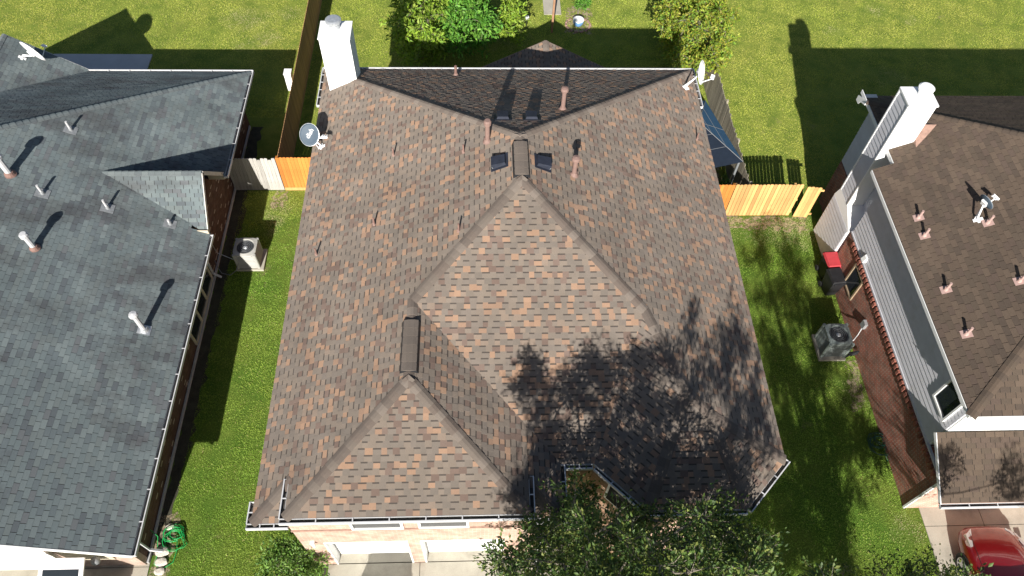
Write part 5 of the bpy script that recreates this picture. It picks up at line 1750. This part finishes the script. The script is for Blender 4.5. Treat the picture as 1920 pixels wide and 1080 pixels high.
    if hatch:                 # tailgate swung up over the roof
        m = MB()
        h0, h1 = Vector(P(0, 4.0, rt + .03)), Vector(P(0, 4.95, rt + .42))
        dd = (h1 - h0)
        m.obox((h0 + h1) / 2, (1, 0, 0), dd, Vector((1, 0, 0)).cross(dd), .62, dd.length / 2, .03)
        tg = m.build('tailgate', M[paint], t)
        m = MB()
        c = h0 + dd * .42
        nn_ = Vector((1, 0, 0)).cross(dd).normalized()
        if nn_.z < 0:
            nn_ = -nn_
        m.obox(c + nn_ * .034, (1, 0, 0), dd, nn_, .5, dd.length * .28, .006)
        m.build('rear_glass', M['glass'], tg)
    return t


car('glossy red car nosed up to the house at lower right', 15.98, 6.45, 'car_red', 1, size=1.13)
car('white car with raised tailgate at the lower left edge', -11.95, .78, 'car_white', -1, hatch=True, tall=.2)
car('silver hatchback on the middle driveway just below the picture', -3.4, -.92, 'car_silver', -1, tall=.25, size=1.04)
m = MB()
m.box(-11.35, -10.95, 5.0, 5.35, .03, .5)
tag(m.build('cardboard_box', M['brown_box']), 'brown cardboard box on the drive behind the white car', 'box')
m = MB()
m.box(-11.75, -11.45, 5.15, 5.45, .03, .42)
tag(m.build('storage_box', M['blue_box']), 'small blue box on the drive behind the white car', 'box')

# ------------------------------------------------------------------ garden things in the back yard
t = thing('swing_frame', 'brown timber swing frame at the top edge of the back yard', 'swing frame', (3.65, 32, 0))
for x, y in ((3.62, 31.8), (3.75, 36.0)):
    m = MB()
    m.box(x - .05, x + .05, y - .05, y + .05, 0, 2.3)
    m.build('post', M['brown_box'], t)
m = MB()
m.beam((3.62, 31.6, 2.34), (3.76, 36.2, 2.34), .09, .09)
m.build('beam', M['brown_box'], t)
slab('stepping_slab', 3.3, 4.2, 33.2, 34.6, .03)
t = thing('garden_planter', 'round blue and white glazed planter at the foot of the young shrub', 'planter', (5.0, 32.35, 0))
m = MB()
m.lathe([(.16, 0), (.24, .1), (.28, .26), (.26, .34), (.22, .34), (.22, .28), (.001, .28)], (5.0, 32.35, .01), n=18)
m.build('bowl', M['blue_glaze'], t, smooth=True)
m = MB()
m.lathe([(.27, .32), (.29, .35), (.27, .375), (.22, .36)], (5.0, 32.35, .01), n=18)
m.build('rim', M['dish_white'], t, smooth=True)
edging = thing('brick_edging', 'ring of small bricks laid round the blue and white planter', 'edging', (5.0, 32.35, 0))
for k in range(14):
    a = 2 * math.pi * k / 14
    m = MB()
    x, y = 5.0 + .62 * math.cos(a), 32.35 + .55 * math.sin(a)
    m.obox((x, y, .03), (math.cos(a), math.sin(a), 0), (-math.sin(a), math.cos(a), .1), (0, 0, 1), .05, .09, .04)
    m.build('brick', M['ledge'], edging)
for k, (x, y, lb) in enumerate(((1.05, 31.6, 'white stake light at the left of the yellow-green sapling'), (2.35, 32.2, 'white stake light at the right of the yellow-green sapling'))):
    t = thing('garden_light', lb, 'garden light', (x, y, 0), 'white stake lights in the back yard')
    m = MB()
    m.tube([(x, y, 0), (x, y, .5)], .02, 6)
    m.build('stake', M['black'], t)
    m = MB()
    m.lathe([(.05, .48), (.11, .52), (.12, .6), (.06, .68), (.001, .7)], (x, y, 0), n=12)
    m.build('lamp_head', M['dish_white'], t)
t = thing('utility_pedestal', 'white utility box standing against the long brown fence', 'utility box', (-8.85, 27.6, 0))
m = MB()
m.box(-9.02, -8.72, 27.4, 27.75, 0, .95)
m.build('cabinet', M['white_paint'], t)
m = MB()
m.box(-9.04, -8.7, 27.38, 27.77, .95, 1.0)
m.build('lid', M['white_paint'], t)

# ------------------------------------------------------------------ foliage
def leaf_mesh(name, pts, dirs, size, cols, mat, aspect=.42, seed=1, fold=.25):
    """one diamond-shaped folded leaf at every point"""
    rg = np.random.default_rng(seed)
    n = len(pts)
    pts, dirs = np.asarray(pts), np.asarray(dirs)
    dirs = dirs / (np.linalg.norm(dirs, axis=1, keepdims=True) + 1e-9)
    up = np.stack([rg.normal(0, .55, n), rg.normal(0, .55, n), np.abs(rg.normal(.7, .4, n))], 1)
    side = np.cross(dirs, up)
    side /= (np.linalg.norm(side, axis=1, keepdims=True) + 1e-9)
    nor = np.cross(side, dirs)
    L = (size * rg.uniform(.65, 1.3, n))[:, None]
    base, tip = pts, pts + dirs * L - nor * L * .12
    mid = pts + dirs * L * .45
    a, b = mid + side * L * aspect / 2 + nor * L * fold * .25, mid - side * L * aspect / 2 + nor * L * fold * .25
    v = np.stack([base, a, tip, b], 1).reshape(-1, 3)
    me = bpy.data.meshes.new(name)
    me.vertices.add(n * 4)
    me.vertices.foreach_set('co', v.astype(np.float32).ravel())
    me.loops.add(n * 6)
    idx = (np.arange(n) * 4)[:, None] + np.array([0, 2, 1, 0, 3, 2])[None]
    me.loops.foreach_set('vertex_index', idx.astype(np.int32).ravel())
    me.polygons.add(n * 2)
    me.polygons.foreach_set('loop_start', (np.arange(n * 2) * 3).astype(np.int32))
    cols = np.asarray(cols)
    ci = rg.integers(0, len(cols), n)
    c = np.ones((n, 4), dtype=np.float32)
    c[:, :3] = cols[ci] * rg.uniform(.7, 1.3, (n, 1))
    at = me.attributes.new('Col', 'FLOAT_COLOR', 'CORNER')
    at.data.foreach_set('color', np.repeat(c, 6, axis=0).ravel())
    me.materials.append(M[mat])
    me.update(calc_edges=True)
    me.validate()
    return me


def clump_points(rg, c, rad, n, twigs=7, flat=.8):
    """leaves strung along short twigs that radiate from the clump"""
    c = np.asarray(c)
    P, D, T = [], [], []
    for k in range(twigs):
        d = rg.normal(0, 1, 3) * np.array([1, 1, flat])
        d[2] += .25
        d /= np.linalg.norm(d)
        l = rad * rg.uniform(.6, 1.35)
        T.append((c, c + d * l))
        m = n // twigs
        s = rg.uniform(.15, 1.05, m) ** .8
        p = c + d * l * s[:, None] + rg.normal(0, rad * .17, (m, 3))
        q = d[None] * .8 + rg.normal(0, .6, (m, 3)) + np.array([0, 0, .15])
        P.append(p)
        D.append(q)
    return np.concatenate(P), np.concatenate(D), T


def tree(name, label, cat, base, fork, clumps, rad, per, size, cols, mat, bark='bark', r0=.2, seed=1, aspect=.42, twigs=7, group=None, limbs=7, fold=.25):
    """tapered trunk that forks into limbs; every clump hangs on a limb"""
    rg = np.random.default_rng(seed)
    rr = random.Random(seed)
    t = thing(name, label, cat, base, group)
    base, fork = Vector(base), Vector(fork)
    cl = [Vector(c) for c in clumps]
    m = MB()
    m.tube([base - Vector((0, 0, .2)), base.lerp(fork, .45) + Vector((rr.uniform(-.1, .1), rr.uniform(-.1, .1), 0)), fork], [r0 * 1.25, r0, r0 * .85], 10)
    # limbs to spread-out clumps, further clumps branch from the nearest limb point
    nodes = [(fork, r0 * .8)]
    order = sorted(cl, key=lambda c: (c - fork).length)
    picks = []
    for c in order[::max(1, len(order) // limbs)]:
        picks.append(c)
    for c in picks:
        a = fork
        mid = a.lerp(c, .5) + Vector((rr.uniform(-.3, .3), rr.uniform(-.3, .3), .25))
        m.tube([a, a.lerp(mid, .5) + Vector((0, 0, .12)), mid, mid.lerp(c, .5), c], [r0 * .6, r0 * .48, r0 * .36, r0 * .22, r0 * .1], 7)
        nodes += [(mid, r0 * .3), (mid.lerp(c, .5), r0 * .2), (c, r0 * .12), (a.lerp(mid, .5), r0 * .4)]
    for c in order:
        if c in picks:
            continue
        b = min(nodes, key=lambda nd: (nd[0] - c).length + (.6 if nd[0].z > c.z + .6 else 0))
        mid = b[0].lerp(c, .55) + Vector((rr.uniform(-.12, .12), rr.uniform(-.12, .12), rr.uniform(-.05, .12)))
        m.tube([b[0], mid, c], [min(b[1], r0 * .18), r0 * .09, r0 * .05], 5)
        nodes.append((c, r0 * .1))
    pts, dirs = [], []
    for c in cl:
        P, D, T = clump_points(rg, c, rad * rr.uniform(.75, 1.25), int(per * rr.uniform(.6, 1.35)), twigs)
        pts.append(P)
        dirs.append(D)
        for a, b in T:
            m.tube([a, (a + b) / 2 + rg.normal(0, .03, 3), b], [r0 * .045, r0 * .035, r0 * .015], 3, cap=False)
    m.build('trunk', M[bark], t)
    me = leaf_mesh('crown', np.concatenate(pts), np.concatenate(dirs), size, cols, mat, aspect, seed, fold)
    o = bpy.data.objects.new('crown', me)
    COL.objects.link(o)
    attach(o, t)
    return t


OAKC = [(.06, .11, .026), (.08, .135, .03), (.11, .165, .036), (.042, .08, .02), (.17, .2, .05)]
tree('oak_tree', 'large small-leaved tree in front of the entry casting shade over the roof', 'tree', (3.9, .9, 0), (3.8, 1.2, 4.2), OAK_CLUMPS, .47, 270, .105, OAKC, 'leaf_oak', 'bark_pale', .24, 5, .45, 9, limbs=14)
tree('oak_tree', 'small-leaved tree in front of the red car shading the right lawn', 'tree', (10.6, -1.2, 0), (10.5, -.8, 3.6), ELM_CLUMPS, .5, 190, .11, OAKC, 'leaf_oak', 'bark_pale', .22, 6, .45, 8, limbs=14)


def blob(c, rx, ry, rz, n, seed):
    rg = random.Random(seed)
    out = []
    while len(out) < n:
        v = Vector((rg.uniform(-1, 1), rg.uniform(-1, 1), rg.uniform(-1, 1)))
        if .25 < v.length < 1:
            out.append((c[0] + v.x * rx, c[1] + v.y * ry, c[2] + v.z * rz))
    return out


YG = [(.22, .34, .035), (.26, .38, .04), (.17, .3, .035), (.28, .36, .06)]
BG = [(.1, .27, .035), (.13, .31, .04), (.08, .22, .03), (.17, .34, .05)]
OG = [(.2, .3, .035), (.25, .33, .035), (.3, .33, .04), (.14, .26, .035), (.32, .3, .05)]
tree('young_tree', 'loose yellow-green leafy tree, leftmost behind the house', 'tree', (-2.75, 30.2, 0), (-2.7, 30.2, 1.3), blob((-2.7, 29.6, 2.2), 1.45, 2.5, 1.5, 95, 1), .42, 85, .22, YG, 'leaf_bright', 'bark', .1, 11, .38, 8)
tree('young_tree', 'dense rich green tree between the two yellow-green trees', 'tree', (-.75, 30.7, 0), (-.75, 30.7, 1.2), blob((-.7, 30.2, 2.1), 1.35, 2.3, 1.4, 100, 2), .42, 100, .22, BG, 'leaf_bright', 'bark', .1, 12, .38, 8)
tree('young_tree', 'slim yellow-green sapling right of the dense green tree', 'tree', (1.45, 32.3, 0), (1.45, 32.3, .9), blob((1.5, 31.2, 1.5), .62, 2.0, 1.0, 34, 3), .36, 75, .2, YG, 'leaf_bright', 'bark', .06, 13, .38, 7)
tree('fruit_tree', 'golden-green tree at the rear right corner of the house', 'tree', (9.9, 30.2, 0), (9.85, 30.0, 1.4), blob((10.0, 29.3, 2.3), 1.75, 2.7, 1.6, 135, 4), .44, 105, .17, OG, 'leaf_bright', 'bark_pale', .11, 14, .42, 8)
tree('fruit_tree', 'golden-green young tree in the back yard beyond the top edge', 'tree', (11.0, 33.2, 0), (11.0, 33.2, 1.2), blob((10.9, 33.2, 2.0), 1.6, 1.6, 1.2, 34, 9), .42, 80, .16, OG, 'leaf_bright', 'bark_pale', .1, 19, .42, 8)
tree('shrub', 'bushy bright green shrub at the left corner of the garage', 'shrub', (-5.75, 5.7, 0), (-5.75, 5.7, .5), blob((-5.75, 5.5, 1.1), .85, .95, .95, 46, 5), .34, 150, .11, [(.11, .21, .035), (.15, .27, .05), (.2, .31, .07), (.07, .15, .03)], 'leaf_bright', 'bark', .06, 15, .4, 8)
tree('shrub', 'young upright shrub behind the blue and white planter', 'shrub', (5.1, 33.3, 0), (5.1, 33.3, .4), blob((5.1, 33.2, .8), .35, .7, .6, 14, 6), .26, 70, .12, BG, 'leaf_bright', 'bark', .04, 16, .4, 6)
tree('shrub', 'dark green rose bush between the house corner and back fence', 'shrub', (9.35, 25.6, 0), (9.35, 25.6, .5), blob((9.35, 25.5, 1.0), .5, .7, .7, 20, 7), .3, 80, .1, [(.04, .12, .025), (.06, .16, .03), (.08, .2, .04)], 'leaf_bright', 'bark', .05, 17, .5, 7)
tree('shrub', 'small leafy shrub under the front edge of the blue canopy', 'shrub', (10.15, 20.75, 0), (10.15, 20.75, .3), blob((10.15, 20.65, .75), .3, .35, .45, 10, 8), .22, 60, .1, [(.06, .16, .025), (.1, .2, .04)], 'leaf_bright', 'bark', .04, 18, .45, 6)

# ------------------------------------------------------------------ grass blades over the lawns in view
BARE = [(-11.8, 32.7, .8), (-10.6, 31.2, .5), (-11.6, 30.6, .4), (-9.6, 33.2, .45), (21.0, 33.7, .42), (18.3, 32.0, .35), (22.6, 32.9, .35), (20.0, 28.5, .6), (1.3, 31.2, .8),
        (-8.45, 20.4, .4), (-8.55, 19.6, .35), (-8.5, 19.0, .2), (13.9, 6.6, .45), (13.6, 11.6, .5), (11.6, 19.2, .9), (12.8, 19.0, .9), (10.4, 19.3, .6), (-7.0, 29.5, .4)]


def grass():
    rg = np.random.default_rng(4)
    zones = [(-10.0, -5.0, 4.4, 21.2, 1500), (7.2, 14.4, 4.2, 19.7, 1400), (-8.2, 10.7, 22.0, 37.5, 700), (-26, -8.3, 25.6, 37.5, 700), (10.95, 31, 19.9, 37.5, 700)]
    keep_out = [(-4.85, 2.3, -8, 8), (14.35, 30, -6, 20.7), (-30, -10.35, -6, 25.3), (-20.5, -15.85, 26.2, 29.95), (8.3, 9.8, 26.1, 28.7), (-.7, 6, 21, 26.3), (3.3, 4.2, 33.2, 34.6),
                (-5.5, 7.7, 7.0, 22.2), (-9.64, -8.54, 17.06, 18.12), (12.44, 13.48, 12.78, 13.92), (8.1, 10.6, 20.1, 26.1), (13.88, 15, 7.25, 20.6)]
    V, Cc = [], []
    for x0, x1, y0, y1, dens in zones:
        n = int((x1 - x0) * (y1 - y0) * dens)
        x, y = rg.uniform(x0, x1, n), rg.uniform(y0, y1, n)
        ok = np.ones(n, bool)
        for a, b, c, d in keep_out:
            ok &= ~((x > a) & (x < b) & (y > c) & (y < d))
        # thin patches
        f = np.sin(x * 1.7 + np.sin(y * 1.1) * 2) * np.sin(y * 1.3 + np.sin(x * .9) * 2) + .6 * np.sin(x * 4.1 + y * 2.7) * np.sin(y * 5.3 - x * 1.9)
        ok &= rg.uniform(-1.9, .4, n) < f
        x, y, f = x[ok], y[ok], f[ok]
        n = len(x)
        back = 1 / (1 + np.exp(-(y - 21.5) * 1.2))
        base = np.empty((n, 3))
        side = np.array([.24, .39, .06])
        yard = np.where((x > 10.6)[:, None], np.array([.47, .51, .1]), np.where((x < -8.3)[:, None], np.array([.45, .5, .1]), np.array([.42, .49, .085])))
        base = side[None] * (1 - back[:, None]) + yard * back[:, None]
        f2 = np.sin(x * .55 + 1.3 * np.sin(y * .4 + 1)) + np.sin(y * .7 + 1.7 * np.sin(x * .33)) + .7 * np.sin(x * 1.9 - y * 1.4)
        ye = np.clip(f2 * .22 + .28 + .2 * ((x > -7.3) & (x < -4) & (y < 21)), 0, .75)[:, None] * (.35 + .65 * back[:, None])
        base = base * (1 - ye) + np.array([.52, .48, .12])[None] * ye
        dry = rg.uniform(0, 1, n) < (.05 + .1 * back)
        base[dry] = np.array([.42, .37, .16])
        bare = np.zeros(n)
        for px_, py_, pr in BARE:
            dd_ = np.hypot((x - px_) / 1.25, y - py_) / pr + .35 * np.sin(x * 7 + py_) * np.sin(y * 6 + px_)
            bare = np.maximum(bare, np.clip(1.5 - dd_, 0, 1))
        bare *= rg.uniform(.3, 1.0, n)
        base = base * (1 - bare[:, None]) + np.array([.46, .4, .26])[None] * bare[:, None]
        base *= (1 + .15 * f[:, None]) * rg.uniform(.86, 1.14, (n, 1))
        a = rg.uniform(0, 2 * np.pi, n)
        h, w = rg.uniform(.02, .042, n), rg.uniform(.006, .013, n)
        lx, ly = rg.normal(0, .022, n), rg.normal(0, .022, n)
        p = np.stack([x, y, np.zeros(n)], 1)
        s = np.stack([np.cos(a) * w, np.sin(a) * w, np.zeros(n)], 1)
        tip = p + np.stack([lx, ly, h], 1)
        V.append(np.stack([p - s, p + s, tip], 1).reshape(-1, 3))
        Cc.append(base)
    V, Cc = np.concatenate(V), np.concatenate(Cc)
    n = len(Cc)
    me = bpy.data.meshes.new('grass')
    me.vertices.add(n * 3)
    me.vertices.foreach_set('co', V.astype(np.float32).ravel())
    me.loops.add(n * 3)
    me.loops.foreach_set('vertex_index', np.arange(n * 3, dtype=np.int32))
    me.polygons.add(n)
    me.polygons.foreach_set('loop_start', (np.arange(n) * 3).astype(np.int32))
    c = np.ones((n, 4), dtype=np.float32)
    c[:, :3] = np.clip(Cc, .005, .6)
    at = me.attributes.new('Col', 'FLOAT_COLOR', 'CORNER')
    at.data.foreach_set('color', np.repeat(c, 3, axis=0).ravel())
    me.materials.append(M['grass_blades'])
    me.update(calc_edges=True)
    o = bpy.data.objects.new('grass', me)
    COL.objects.link(o)
    tag(o, 'short mown grass covering the yards between the houses', 'grass', kind='stuff')


grass()
